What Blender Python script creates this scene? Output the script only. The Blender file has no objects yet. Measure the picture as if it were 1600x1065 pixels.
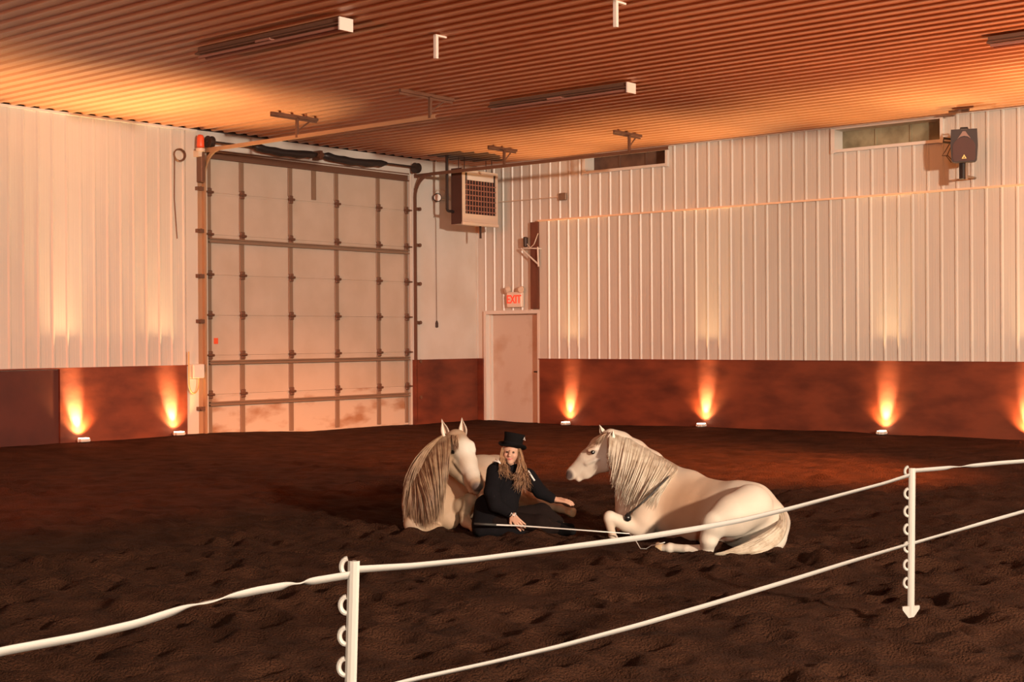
import bpy, math, random
import numpy as np
from mathutils import Vector, Matrix

random.seed(4)
rng = np.random.default_rng(11)
C = bpy.context.scene.collection
scn = bpy.context.scene

# ------------------------------------------------------------------ camera
FPX = 2200.0                       # focal length in pixels of the 1600 px wide frame
TH = math.radians(40.2)
RX = np.array([math.cos(TH), math.sin(TH)])       # camera right on the ground plane
FW = np.array([-math.sin(TH), math.cos(TH)])      # camera forward on the ground plane
CAM = np.array([19.0926, -21.4803, 1.7])
HY = 527.0
ROLL = math.atan(26 / 4464.)

def ray(px, py):
    x = (px - 800) / FPX
    y = -(py - HY) / FPX - x * math.tan(ROLL)
    d = RX * x + FW
    return np.array([d[0], d[1], y])

def W(px, py, d):                  # world point seen at a picture position, at depth d
    return CAM + ray(px, py) * d

def onP(px, py, ax, v):            # world point on the plane coordinate[ax] = v
    r = ray(px, py)
    return CAM + r * ((v - CAM[ax]) / r[ax])

def onZ(px, py, z=0.0):
    return onP(px, py, 2, z)

cam_data = bpy.data.cameras.new('camera')
cam = bpy.data.objects.new('camera', cam_data)
C.objects.link(cam)
cam_data.sensor_width = 36.0
cam_data.lens = FPX / 1600 * 36.0
cam_data.clip_end = 200
f3 = Vector((FW[0], FW[1], -5.5 / FPX)).normalized()
r3 = Vector((RX[0], RX[1], -math.tan(ROLL))).normalized()
u3 = r3.cross(f3).normalized()
r3 = f3.cross(u3).normalized()
M = Matrix((r3, u3, -f3)).transposed().to_4x4()
M.translation = Vector(CAM)
cam.matrix_world = M
scn.camera = cam

# ------------------------------------------------------------------ world, colour management, large lights
world = bpy.data.worlds.new('world')
scn.world = world
world.use_nodes = True
world.node_tree.nodes['Background'].inputs[0].default_value = (1, 0.45, 0.25, 1)
world.node_tree.nodes['Background'].inputs[1].default_value = 0.02
scn.view_settings.view_transform = 'Standard'
scn.view_settings.look = 'None'
scn.view_settings.gamma = 1
scn.view_settings.use_curve_mapping = False
scn.view_settings.exposure = 0.0

ROOM_X, ROOM_Y, CEIL = 36.0, -34.0, 5.2

def light(kind, name, loc, target, energy, color, **kw):
    ld = bpy.data.lights.new(name, kind)
    ld.energy = energy
    ld.color = color
    for k, v in kw.items():
        setattr(ld, k, v)
    o = bpy.data.objects.new(name, ld)
    C.objects.link(o)
    o.location = loc
    if target is not None:
        o.rotation_euler = (Vector(target) - Vector(loc)).to_track_quat('-Z', 'Y').to_euler()
    return o

KEY = (1.0, 0.81, 0.63)
# the lit lamp of the hall, high on the far right, and an added fill lamp behind the camera for the foreground
light('AREA', 'hall_lamp', (29.5, -18.6, 4.8), (6, -5, 1.4), 6100, KEY, shape='DISK', size=0.8)
light('AREA', 'foreground_fill', (22.5, -24.5, 4.7), (15.5, -16.5, 0), 700, KEY, shape='DISK', size=0.8)
# added unseen spots: orange wash on the ceiling and the back sand
AMB = (1.0, 0.15, 0.03)
SAL = (1.0, 0.36, 0.15)
WASH = [((16.5, -1.0, 0.4), (13.0, -5.2, 5.2), 6000, 1.35, SAL), ((22.0, -12.0, 0.4), (14.5, -9.0, 5.2), 900, 1.1, AMB),
        ((8.0, -32.0, 0.4), (7.0, -14.0, 5.2), 3000, 1.2, AMB),
        ((17.0, -6.0, 4.6), (8.5, -5.5, 0.0), 20000, 0.74, (1.0, 0.26, 0.06)), ((9.0, -22.0, 4.6), (3.5, -9.0, 0.0), 7000, 0.8, AMB)]
for i, (a, b, e, s, c_) in enumerate(WASH):
    light('SPOT', 'wash_fill', a, b, e, c_, spot_size=s, spot_blend=1.0, shadow_soft_size=0.12)

# ------------------------------------------------------------------ materials
def mat(name, col, rough=0.6, metal=0.0, spec=0.5, noise=None, bump=None, emit=None, coord='Object'):
    m = bpy.data.materials.new(name)
    m.use_nodes = True
    nt = m.node_tree
    b = nt.nodes['Principled BSDF']
    b.inputs['Base Color'].default_value = (*col, 1)
    b.inputs['Roughness'].default_value = rough
    b.inputs['Metallic'].default_value = metal
    b.inputs['Specular IOR Level'].default_value = spec
    tc = nt.nodes.new('ShaderNodeTexCoord')
    if noise:
        sc, col2, lo, hi = noise[:4]
        mp = nt.nodes.new('ShaderNodeMapping')
        nt.links.new(tc.outputs[coord], mp.inputs[0])
        if len(noise) > 4:
            mp.inputs['Scale'].default_value = noise[4]
        n = nt.nodes.new('ShaderNodeTexNoise')
        n.inputs['Scale'].default_value = sc
        n.inputs['Detail'].default_value = 6
        nt.links.new(mp.outputs[0], n.inputs[0])
        r = nt.nodes.new('ShaderNodeMapRange')
        r.inputs[1].default_value = lo
        r.inputs[2].default_value = hi
        nt.links.new(n.outputs[0], r.inputs[0])
        mx = nt.nodes.new('ShaderNodeMix')
        mx.data_type = 'RGBA'
        mx.inputs[6].default_value = (*col, 1)
        mx.inputs[7].default_value = (*col2, 1)
        nt.links.new(r.outputs[0], mx.inputs[0])
        nt.links.new(mx.outputs[2], b.inputs['Base Color'])
    if bump:
        sc, st, dist = bump[:3]
        n = nt.nodes.new('ShaderNodeTexNoise')
        n.inputs['Scale'].default_value = sc
        n.inputs['Detail'].default_value = 5
        mp = nt.nodes.new('ShaderNodeMapping')
        if len(bump) > 3:
            mp.inputs['Scale'].default_value = bump[3]
        nt.links.new(tc.outputs[coord], mp.inputs[0])
        nt.links.new(mp.outputs[0], n.inputs[0])
        bp = nt.nodes.new('ShaderNodeBump')
        bp.inputs['Strength'].default_value = st
        bp.inputs['Distance'].default_value = dist
        nt.links.new(n.outputs[0], bp.inputs['Height'])
        nt.links.new(bp.outputs[0], b.inputs['Normal'])
    if emit:
        b.inputs['Emission Color'].default_value = (*emit[0], 1)
        b.inputs['Emission Strength'].default_value = emit[1]
    return m

def attr_mat(name, rough=0.6, bump=None, spec=0.3, fuzz=0.0):
    m = mat(name, (0.8, 0.8, 0.8), rough, spec=spec, bump=bump)
    nt = m.node_tree
    a = nt.nodes.new('ShaderNodeAttribute')
    a.attribute_name = 'Col'
    nt.links.new(a.outputs['Color'], nt.nodes['Principled BSDF'].inputs['Base Color'])
    nt.nodes['Principled BSDF'].inputs['Sheen Weight'].default_value = fuzz
    return m

MT = {}
MT['steel'] = mat('white_painted_steel', (0.62, 0.60, 0.54), 0.34, noise=(0.7, (0.53, 0.50, 0.44), 0.35, 0.75, (1, 1, 0.35)), bump=(1.6, 0.25, 0.02, (1, 1, 0.3)))
MT['smooth'] = mat('white_flat_panel', (0.64, 0.62, 0.57), 0.5, noise=(1.2, (0.55, 0.50, 0.43), 0.4, 0.8))
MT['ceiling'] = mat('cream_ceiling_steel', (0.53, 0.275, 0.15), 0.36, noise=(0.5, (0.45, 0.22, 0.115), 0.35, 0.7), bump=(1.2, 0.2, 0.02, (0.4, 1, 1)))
MT['kick'] = mat('stained_kick_plywood', (0.185, 0.042, 0.017), 0.6, noise=(1.3, (0.075, 0.015, 0.007), 0.38, 0.72, (1, 1, 2.6)), bump=(9, 0.3, 0.01))
MT['brownwood'] = mat('dark_brown_wood', (0.17, 0.06, 0.035), 0.6, noise=(5, (0.09, 0.035, 0.02), 0.4, 0.7, (1, 1, 0.2)))
MT['door_panel'] = mat('garage_door_skin', (0.52, 0.45, 0.37), 0.55, noise=(1.6, (0.46, 0.39, 0.31), 0.4, 0.7))
MT['galv'] = mat('galvanised_steel', (0.25, 0.17, 0.115), 0.45, metal=0.2)
MT['darkmetal'] = mat('dark_metal', (0.045, 0.03, 0.025), 0.5, metal=0.3)
MT['rust'] = mat('brown_steel', (0.16, 0.085, 0.055), 0.5, metal=0.3)
MT['black'] = mat('black_plastic', (0.018, 0.015, 0.015), 0.45)
MT['speaker'] = mat('speaker_plastic', (0.02, 0.012, 0.012), 0.5)
MT['white'] = mat('white_plastic', (0.66, 0.63, 0.58), 0.4)
MT['postw'] = mat('white_post_plastic', (0.40, 0.37, 0.33), 0.4)
MT['paint'] = mat('white_paint', (0.70, 0.68, 0.62), 0.4)
MT['cream'] = mat('cream_enamel', (0.62, 0.52, 0.42), 0.45)
MT['void'] = mat('dark_grille', (0.02, 0.012, 0.012), 0.8)
MT['trim'] = mat('pink_trim_metal', (0.88, 0.62, 0.42), 0.3)
MT['pane1'] = mat('dirty_brown_pane', (0.16, 0.09, 0.06), 0.5, noise=(3, (0.07, 0.035, 0.025), 0.4, 0.7))
MT['pane2'] = mat('dirty_green_pane', (0.33, 0.31, 0.20), 0.5, noise=(3, (0.17, 0.15, 0.09), 0.4, 0.65))
MT['red'] = mat('orange_red_plastic', (0.75, 0.10, 0.035), 0.4)
MT['gold'] = mat('pale_gold_print', (0.85, 0.72, 0.25), 0.4)
MT['lens'] = mat('lit_lens', (1, 0.9, 0.75), 0.3, emit=((1, 0.72, 0.45), 14))
MT['exit'] = mat('exit_letters', (0.9, 0.1, 0.05), 0.4, emit=((1, 0.05, 0.02), 0.5))
MT['exitface'] = mat('exit_sign_face', (0.80, 0.70, 0.60), 0.4)
MT['tape'] = mat('white_fence_tape', (0.36, 0.34, 0.31), 0.55, bump=(300, 0.4, 0.001))
MT['felt'] = mat('black_felt', (0.006, 0.005, 0.005), 0.95, spec=0.1)
MT['cloth'] = mat('black_cloth', (0.006, 0.005, 0.006), 0.95, spec=0.12, bump=(25, 0.5, 0.01))
MT['trouser'] = mat('dark_trousers', (0.011, 0.006, 0.005), 0.95, spec=0.12, bump=(25, 0.5, 0.01))
MT['lace'] = mat('white_lace', (0.7, 0.66, 0.62), 0.7)
MT['cord'] = mat('dark_cord', (0.04, 0.035, 0.03), 0.6)
MT['bell'] = mat('dark_bell_metal', (0.05, 0.05, 0.05), 0.25, metal=0.8)
MT['eye'] = mat('dark_eye', (0.012, 0.008, 0.006), 0.12)
MT['hoof'] = mat('hoof_horn', (0.50, 0.36, 0.22), 0.5, noise=(20, (0.34, 0.22, 0.13), 0.4, 0.7))
MT['coat'] = attr_mat('horse_coat', 0.62, bump=(70, 0.22, 0.004))
MT['skin'] = attr_mat('skin', 0.5, spec=0.4)
MT['mane_w'] = mat('white_mane_hair', (0.52, 0.44, 0.34), 0.45, noise=(14, (0.34, 0.25, 0.17), 0.4, 0.7))
MT['mane_t'] = mat('tan_mane_hair', (0.29, 0.18, 0.105), 0.5, noise=(14, (0.15, 0.075, 0.04), 0.4, 0.7))
MT['hair'] = mat('blond_hair', (0.33, 0.18, 0.095), 0.4, noise=(26, (0.09, 0.04, 0.02), 0.4, 0.7))

# ------------------------------------------------------------------ object helpers
def tag(o, label=None, cat=None, group=None, kind=None):
    if label: o['label'] = label
    if cat: o['category'] = cat
    if group: o['group'] = group
    if kind: o['kind'] = kind
    return o

def empty(name, loc, label, cat, group=None):
    o = bpy.data.objects.new(name, None)
    C.objects.link(o)
    o.location = [float(v) for v in loc]
    o.empty_display_size = 0.1
    return tag(o, label, cat, group)

class MB:
    def __init__(s):
        s.v, s.f = [], []
    def add(s, vs, fs):
        n = len(s.v)
        s.v += [tuple(float(c) for c in p) for p in vs]
        s.f += [tuple(i + n for i in f) for f in fs]
        return s
    def box(s, x0, x1, y0, y1, z0, z1, rot=None, at=None, bev=0.0):
        vs = []
        if x1 < x0: x0, x1 = x1, x0
        if y1 < y0: y0, y1 = y1, y0
        if z1 < z0: z0, z1 = z1, z0
        if bev <= 0:
            vs = [(x0, y0, z0), (x1, y0, z0), (x1, y1, z0), (x0, y1, z0), (x0, y0, z1), (x1, y0, z1), (x1, y1, z1), (x0, y1, z1)]
            fs = [(0, 3, 2, 1), (4, 5, 6, 7), (0, 1, 5, 4), (1, 2, 6, 5), (2, 3, 7, 6), (3, 0, 4, 7)]
        else:
            b = bev
            ring = [(x0 + b, y0), (x1 - b, y0), (x1, y0 + b), (x1, y1 - b), (x1 - b, y1), (x0 + b, y1), (x0, y1 - b), (x0, y0 + b)]
            cx, cy = (x0 + x1) / 2, (y0 + y1) / 2
            sx = (x1 - x0 - 2 * b) / (x1 - x0); sy = (y1 - y0 - 2 * b) / (y1 - y0)
            inn = [(cx + (x - cx) * sx, cy + (y - cy) * sy) for x, y in ring]
            for (rg, z) in ((inn, z0), (ring, z0 + b), (ring, z1 - b), (inn, z1)):
                vs += [(x, y, z) for x, y in rg]
            fs = [tuple(range(7, -1, -1)), tuple(range(24, 32))]
            for k in range(3):
                for i in range(8):
                    j = (i + 1) % 8
                    fs.append((k * 8 + i, k * 8 + j, k * 8 + 8 + j, k * 8 + 8 + i))
        if rot is not None:
            vs = [tuple(rot @ Vector(p)) for p in vs]
        if at is not None:
            vs = [(p[0] + at[0], p[1] + at[1], p[2] + at[2]) for p in vs]
        return s.add(vs, fs)
    def tube(s, pts, rad, n=8, cap=True, sx=1.0):
        pts = [np.array(p, float) for p in pts]
        m = len(pts)
        rad = [rad] * m if np.isscalar(rad) else list(rad)
        t0 = pts[1] - pts[0]
        ref = np.array([0, 0, 1.0]) if abs(t0[2]) < 0.9 * np.linalg.norm(t0) else np.array([1.0, 0, 0])
        u = np.cross(t0, ref); u /= np.linalg.norm(u)
        vs = []
        for i in range(m):
            t = pts[min(i + 1, m - 1)] - pts[max(i - 1, 0)]
            t = t / (np.linalg.norm(t) + 1e-12)
            u = u - t * np.dot(u, t); u /= (np.linalg.norm(u) + 1e-12)
            w = np.cross(t, u)
            for k in range(n):
                a = 2 * math.pi * k / n
                vs.append(pts[i] + rad[i] * (u * math.cos(a) * sx + w * math.sin(a)))
        fs = []
        for i in range(m - 1):
            for k in range(n):
                j = (k + 1) % n
                fs.append((i * n + k, i * n + j, (i + 1) * n + j, (i + 1) * n + k))
        if cap:
            fs.append(tuple(range(n - 1, -1, -1)))
            fs.append(tuple((m - 1) * n + k for k in range(n)))
        return s.add(vs, fs)
    def lathe(s, prof, at, axis=(0, 0, 1), n=24):
        ax = Vector(axis).normalized()
        q = Vector((0, 0, 1)).rotation_difference(ax)
        vs = []
        for r, z in prof:
            for k in range(n):
                a = 2 * math.pi * k / n
                p = q @ Vector((r * math.cos(a), r * math.sin(a), z))
                vs.append((p.x + at[0], p.y + at[1], p.z + at[2]))
        fs = []
        for i in range(len(prof) - 1):
            for k in range(n):
                j = (k + 1) % n
                fs.append((i * n + k, i * n + j, (i + 1) * n + j, (i + 1) * n + k))
        fs.append(tuple(range(n - 1, -1, -1)))
        fs.append(tuple((len(prof) - 1) * n + k for k in range(n)))
        return s.add(vs, fs)
    def prism(s, poly, n3, o, u, v):       # polygon (a,b) -> o + a*u + b*v, extruded by vector n3
        o, u, v, n3 = (np.array(q, float) for q in (o, u, v, n3))
        m = len(poly)
        vs = [o + a * u + b * v for a, b in poly] + [o + a * u + b * v + n3 for a, b in poly]
        fs = [tuple(range(m)), tuple(range(2 * m - 1, m - 1, -1))]
        fs += [(i, m + i, m + (i + 1) % m, (i + 1) % m) for i in range(m)]
        return s.add(vs, fs)
    def build(s, name, m, parent=None, smooth=False):
        return link(name, s.v, s.f, m, parent, smooth)

def link(name, v, f, m, parent=None, smooth=False, cols=None, origin=None):
    off = np.array(parent.location) if parent is not None else np.zeros(3)
    if parent is not None and parent.parent is not None:
        off = off + np.array(parent.parent.location)
    vv = np.array(v, dtype=np.float64).reshape(-1, 3) - off
    loc = np.zeros(3)
    if parent is None:
        loc = np.array([(vv[:, 0].min() + vv[:, 0].max()) / 2, (vv[:, 1].min() + vv[:, 1].max()) / 2, vv[:, 2].min()]) if origin is None else np.array(origin, float)
        vv = vv - loc
    me = bpy.data.meshes.new(name)
    if isinstance(f, np.ndarray):
        me.vertices.add(len(vv)); me.vertices.foreach_set('co', vv.ravel())
        me.loops.add(f.size); me.loops.foreach_set('vertex_index', f.ravel().astype(np.int32))
        me.polygons.add(len(f)); me.polygons.foreach_set('loop_start', np.arange(0, f.size, f.shape[1], dtype=np.int32))
        me.update(calc_edges=True); me.validate()
    else:
        me.from_pydata([tuple(p) for p in vv], [], f)
    me.materials.append(m)
    if smooth:
        me.polygons.foreach_set('use_smooth', [True] * len(me.polygons))
    if cols is not None:
        at = me.color_attributes.new('Col', 'FLOAT_COLOR', 'POINT')
        at.data.foreach_set('color', np.concatenate([cols, np.ones((len(cols), 1))], 1).astype(np.float32).ravel())
    me.update()
    o = bpy.data.objects.new(name, me)
    C.objects.link(o)
    o.location = loc
    if parent is not None:
        o.parent = parent
    return o

def copy_tree(o, parent=None):
    c = o.copy()
    C.objects.link(c)
    c.parent = parent
    for ch in [q for q in bpy.data.objects if q.parent == o]:
        copy_tree(ch, c)
    return c

def struct(name, mb, m):
    return tag(mb.build(name, m), kind='structure')

# ------------------------------------------------------------------ sand floor
def vnoise(x, y, seed):
    r = np.random.default_rng(seed).random((256, 256))
    xi = np.floor(x).astype(int); yi = np.floor(y).astype(int)
    fx = x - xi; fy = y - yi
    fx = fx * fx * (3 - 2 * fx); fy = fy * fy * (3 - 2 * fy)
    g = lambda a, b: r[a % 256, b % 256]
    return (g(xi, yi) * (1 - fx) + g(xi + 1, yi) * fx) * (1 - fy) + (g(xi, yi + 1) * (1 - fx) + g(xi + 1, yi + 1) * fx) * fy - 0.5

def base_h(x, y):
    a = np.exp(-(x / 1.3) ** 2) * (0.035 + 0.105 / (1 + np.exp((y + 5.6) * 1.6)))
    b = np.exp(-(y / 1.5) ** 2) * (0.01 + 0.09 / (1 + np.exp(-(x - 4.0) * 1.5)))
    return np.maximum(a, b)

def axis(lo, a, b, hi, fine, coarse):
    return np.concatenate([np.arange(lo, a, coarse), np.arange(a, b, fine), np.arange(b, hi + coarse, coarse)])

xs = axis(-0.2, 9.5, 19.6, ROOM_X, 0.03, 0.11)
ys = axis(ROOM_Y, -20.2, -9.8, 0.2, 0.03, 0.11)
XX, YY = np.meshgrid(xs, ys, indexing='ij')
ZZ = base_h(XX, YY)
# the strip along the walls was raked flatter than the trodden middle
FAR = np.clip(np.minimum(XX, -YY) / 9.0, 0.25, 1.0)
ZZ = ZZ + 0.030 * vnoise(XX * 1.1, YY * 1.1, 1) + FAR * (0.026 * vnoise(XX * 3.1, YY * 3.1, 2) + 0.022 * vnoise(XX * 7, YY * 7, 3) + 0.020 * vnoise(XX * 15, YY * 15, 4))
prg = np.random.default_rng(5)
for i in range(5200):              # hoof prints: a dent with a pushed-up rim
    cx, cy = prg.uniform(0.5, 21), prg.uniform(-21, -0.6)
    r = prg.uniform(0.055, 0.12); dp = prg.uniform(0.014, 0.046) * min(1.0, max(0.2, min(cx, -cy) / 9.0)); a = prg.uniform(0, 3.14); e = prg.uniform(1.0, 1.9)
    i0, i1 = np.searchsorted(xs, [cx - 3.2 * r * e, cx + 3.2 * r * e]); j0, j1 = np.searchsorted(ys, [cy - 3.2 * r * e, cy + 3.2 * r * e])
    dx = XX[i0:i1, j0:j1] - cx; dy = YY[i0:i1, j0:j1] - cy
    u = (dx * math.cos(a) + dy * math.sin(a)) / (r * e); v = (-dx * math.sin(a) + dy * math.cos(a)) / r
    q = u * u + v * v
    ZZ[i0:i1, j0:j1] += dp * (-np.exp(-q * 1.2) + 0.55 * np.exp(-(np.sqrt(q) - 1.55) ** 2 * 4))
nx, ny = len(xs), len(ys)
idx = np.arange(nx * ny).reshape(nx, ny)
quads = np.stack([idx[:-1, :-1], idx[1:, :-1], idx[1:, 1:], idx[:-1, 1:]], -1).reshape(-1, 4)
MT['sand'] = mat('riding_sand', (0.066, 0.026, 0.013), 0.95, spec=0.1, noise=(2.6, (0.034, 0.013, 0.0065), 0.35, 0.68), bump=(70, 1.0, 0.05))
floor = link('floor', np.stack([XX, YY, ZZ], -1).reshape(-1, 3), quads, MT['sand'], None, True, origin=(0, 0, 0))
tag(floor, kind='structure')

def ground(x, y):
    i = min(max(np.searchsorted(xs, x), 0), nx - 1); j = min(max(np.searchsorted(ys, y), 0), ny - 1)
    return float(ZZ[i, j])

# ------------------------------------------------------------------ room shell
RIB = 0.2415
def rib_profile(a0, a1, h=0.020, w=0.030, top=0.012, phase=0.0):
    pts = [(a0, 0.0)]
    k = math.ceil((a0 - phase) / RIB)
    while phase + k * RIB < a1:
        c = phase + k * RIB
        for da, hh in ((-w, 0), (-top, h), (top, h), (w, 0)):
            if a0 < c + da < a1: pts.append((c + da, hh))
        for da, hh in ((RIB * 0.38, 0), (RIB * 0.42, 0.0015), (RIB * 0.46, 0), (RIB * 0.56, 0), (RIB * 0.60, 0.0015), (RIB * 0.64, 0)):
            if a0 < c + da < a1: pts.append((c + da, hh))
        k += 1
    pts.append((a1, 0.0))
    return sorted(pts)

def ribbed(mb, plane, base, a0, a1, z0, z1, **kw):
    pr = rib_profile(a0, a1, **kw)
    vs = []
    for a, h in pr:
        for z in (z0, z1):
            if plane == 'x': vs.append((base + h, a, z))
            elif plane == 'y': vs.append((a, base - h, z))
    fs = [(2 * i, 2 * i + 2, 2 * i + 3, 2 * i + 1) for i in range(len(pr) - 1)]
    mb.add(vs, fs)

DY0, DY1 = -6.78, -1.95            # garage door opening along the left wall
wl = MB()
ribbed(wl, 'x', 0.0, ROOM_Y, -7.22, 1.26, CEIL, h=0.018)
wl.box(-0.2, 0.0, ROOM_Y, -7.22, -0.3, 1.27)
wl.box(-0.2, -0.001, ROOM_Y, -7.22, 1.27, CEIL)
wl.box(-0.2, 0.02, -7.22, DY0, -0.3, CEIL)
wl.box(-0.2, 0.02, DY0, DY1, 4.84, CEIL)
wl.box(-0.2, 0.02, DY1, -0.001, -0.3, CEIL)
struct('wall_left', wl, MT['steel'])
wl2 = MB()
wl2.box(0.02, 0.035, DY1 + 0.03, -0.02, 1.28, CEIL - 0.005)
wl2.box(0.02, 0.03, DY0, DY1, 4.85, CEIL - 0.005)
struct('trim_1', wl2, MT['smooth'])
kl = MB()
kl.box(0.0, 0.06, -9.59, -7.24, -0.3, 1.26)
kl.box(0.02, 0.10, DY1 + 0.05, -0.10, -0.3, 1.28)
struct('baseboard_left', kl, MT['kick'])

WIN = [(2.83, 4.66, 4.86, 5.14), (8.05, 9.88, 4.80, 5.13)]
wr = MB()
ribbed(wr, 'y', 0.0, 0.0, 0.24, 1.28, 5.2)
ribbed(wr, 'y', 0.0, 0.24, 1.70, 2.24, 5.2)
x0 = 1.70
for (a, b, z0, z1) in WIN + [(ROOM_X, ROOM_X, 4.8, 5.1)]:
    ribbed(wr, 'y', 0.0, x0, a, 3.97, 5.2)
    if b > a:
        ribbed(wr, 'y', 0.0, a, b, 3.97, z0)
        wr.box(a, b, 0.0, -0.02, z1, 5.2)
    x0 = b
ribbed(wr, 'y', -0.055, 1.70, ROOM_X, 1.26, 3.975)
wr.box(0.0, 0.24, -0.0, 0.2, -0.3, 1.28)
wr.box(1.70, ROOM_X, 0.02, 0.25, -0.3, 4.75)
wr.box(-0.2, ROOM_X, 0.45, 0.5, -0.3, 5.4)
struct('wall_right', wr, MT['steel'])
kr = MB()
kr.box(1.72, ROOM_X, -0.09, 0.0, -0.3, 1.27)
kr.box(0.03, 0.24, -0.09, 0.0, -0.3, 1.28)
struct('baseboard_right', kr, MT['kick'])
t2 = MB()
t2.box(1.70, ROOM_X, -0.105, -0.0, 3.965, 3.995)
struct('trim_2', t2, MT['trim'])
t3 = MB()
t3.box(1.70, ROOM_X, -0.10, -0.04, 1.268, 1.285); t3.box(0.0, 0.065, ROOM_Y, -7.23, 1.26, 1.278)
struct('trim_3', t3, MT['kick'])
t4 = MB()
t4.box(0.0, ROOM_X, -0.045, -0.0, 5.165, 5.195); t4.box(0, 0.05, ROOM_Y, -7.0, 5.14, 5.175)
struct('trim_4', t4, MT['paint'])
dgap = MB()                        # black torn seam between wall and ceiling
k = 0
y = ROOM_Y
while y < -7.2:
    dgap.box(0.0, 0.03, y + 0.05, y + 0.19, 5.176, 5.199)
    y += RIB
seam = [(0, -7.15), (0, -1.2), (0.05, -1.3), (0.045, -3.0), (0.06, -4.0), (0.05, -5.0), (0.10, -5.5), (0.13, -6.2), (0.07, -6.8), (0.12, -7.15)]
dgap.prism([(a, b) for a, b in seam], (0, 0, 0.03), (0.02, 0, 5.172), (1, 0, 0), (0, 1, 0))
struct('trim_5', dgap, MT['void'])
dk = MB(); dk.box(0.0, 0.02, ROOM_Y, -9.595, -0.3, 1.25)  # board beyond the light beam: its shade is put into a darker colour
struct('trim_7', dk, mat('shaded_kick_board', (0.085, 0.018, 0.010), 0.6, noise=(1.5, (0.05, 0.010, 0.006), 0.4, 0.7)))
cp = MB()
cp.box(0.0, 0.05, -0.05, 0.0, 1.28, 5.2)
struct('trim_6', cp, MT['smooth'])
wb = MB(); wb.box(ROOM_X, ROOM_X + 0.2, ROOM_Y, 0.0, -0.3, CEIL)
struct('wall_far_right', wb, MT['brownwood'])
wn = MB(); wn.box(-0.2, ROOM_X, ROOM_Y - 0.2, ROOM_Y, -0.3, CEIL)
struct('wall_back', wn, MT['brownwood'])

ce = MB()
pr = rib_profile(ROOM_Y, 0.2, h=0.026, w=0.055, top=0.028, phase=0.05)
vs = []
for a, h in pr:
    vs += [(-0.1, a, CEIL - h), (ROOM_X, a, CEIL - h)]
ce.add(vs, [(2 * i, 2 * i + 1, 2 * i + 3, 2 * i + 2) for i in range(len(pr) - 1)])
ce.box(-0.2, ROOM_X, ROOM_Y, 0.5, 5.25, 5.4)
cm = MT['ceiling']; nt = cm.node_tree    # dark patch with a ragged edge over the heater
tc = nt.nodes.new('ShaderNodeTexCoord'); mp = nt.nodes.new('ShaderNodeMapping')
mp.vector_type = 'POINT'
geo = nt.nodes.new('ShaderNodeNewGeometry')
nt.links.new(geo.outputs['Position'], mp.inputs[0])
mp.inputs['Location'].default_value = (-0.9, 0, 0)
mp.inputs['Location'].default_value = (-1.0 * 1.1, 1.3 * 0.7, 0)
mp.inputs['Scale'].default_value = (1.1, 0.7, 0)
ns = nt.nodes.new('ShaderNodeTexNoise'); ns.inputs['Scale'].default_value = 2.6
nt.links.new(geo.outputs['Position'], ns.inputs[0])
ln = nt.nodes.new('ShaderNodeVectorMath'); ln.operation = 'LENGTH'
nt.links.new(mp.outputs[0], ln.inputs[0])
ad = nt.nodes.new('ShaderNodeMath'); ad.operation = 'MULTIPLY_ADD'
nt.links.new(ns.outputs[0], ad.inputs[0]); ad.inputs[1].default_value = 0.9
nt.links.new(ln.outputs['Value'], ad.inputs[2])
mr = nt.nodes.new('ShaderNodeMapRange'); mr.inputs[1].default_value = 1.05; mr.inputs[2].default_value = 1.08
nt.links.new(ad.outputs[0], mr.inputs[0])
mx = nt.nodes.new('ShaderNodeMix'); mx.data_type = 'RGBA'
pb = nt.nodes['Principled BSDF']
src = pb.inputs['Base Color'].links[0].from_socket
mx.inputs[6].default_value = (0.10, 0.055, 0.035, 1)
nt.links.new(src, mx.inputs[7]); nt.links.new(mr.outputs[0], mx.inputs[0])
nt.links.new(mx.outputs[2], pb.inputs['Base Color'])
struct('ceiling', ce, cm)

# clerestory openings high in the right wall
for n, (a, b, z0, z1) in enumerate(WIN):
    w = MB()
    t = 0.06
    w.box(a - 0.07, a, -0.05, 0.3, z0 - 0.06, z1 + 0.02); w.box(b, b + 0.05, -0.05, 0.3, z0 - 0.06, z1 + 0.02)
    w.box(a, b, -0.05, 0.3, z0 - 0.05, z0); w.box(a, b, -0.03, 0.3, z1, z1 + 0.03)
    o = struct('window_%d' % (n + 1), w, MT['paint'])
    p = MB(); p.box(a, b, 0.24, 0.26, z0, z1)
    for q in range(1, 3): p.box(a + (b - a) * q / 3 - 0.015, a + (b - a) * q / 3 + 0.015, 0.22, 0.24, z0, z1)
    link('pane', p.v, p.f, MT['pane1'] if n == 0 else MT['pane2'], o)

# exit door
d = MB()
d.box(0.24, 0.30, -0.06, 0.2, 0.0, 2.24); d.box(1.64, 1.70, -0.06, 0.2, 0.0, 2.24); d.box(0.30, 1.64, -0.06, 0.2, 2.17, 2.24)
d.box(0.30, 0.34, 0.05, 0.2, 0.0, 2.17)
door = struct('door_1', d, MT['paint'])
MT['leaf'] = mat('dirty_white_door', (0.60, 0.53, 0.45), 0.5, noise=(1.4, (0.40, 0.24, 0.14), 0.5, 0.8))
d = MB(); d.box(0.34, 1.64, 0.12, 0.17, -0.1, 2.17)
leaf = link('door_leaf', d.v, d.f, MT['leaf'], door)
d = MB(); d.tube([(1.55, 0.12, 1.02), (1.55, 0.06, 1.02), (1.46, 0.05, 1.02)], 0.014); d.box(1.52, 1.58, 0.105, 0.12, 0.96, 1.08)
link('door_handle', d.v, d.f, MT['darkmetal'], door)

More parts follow.
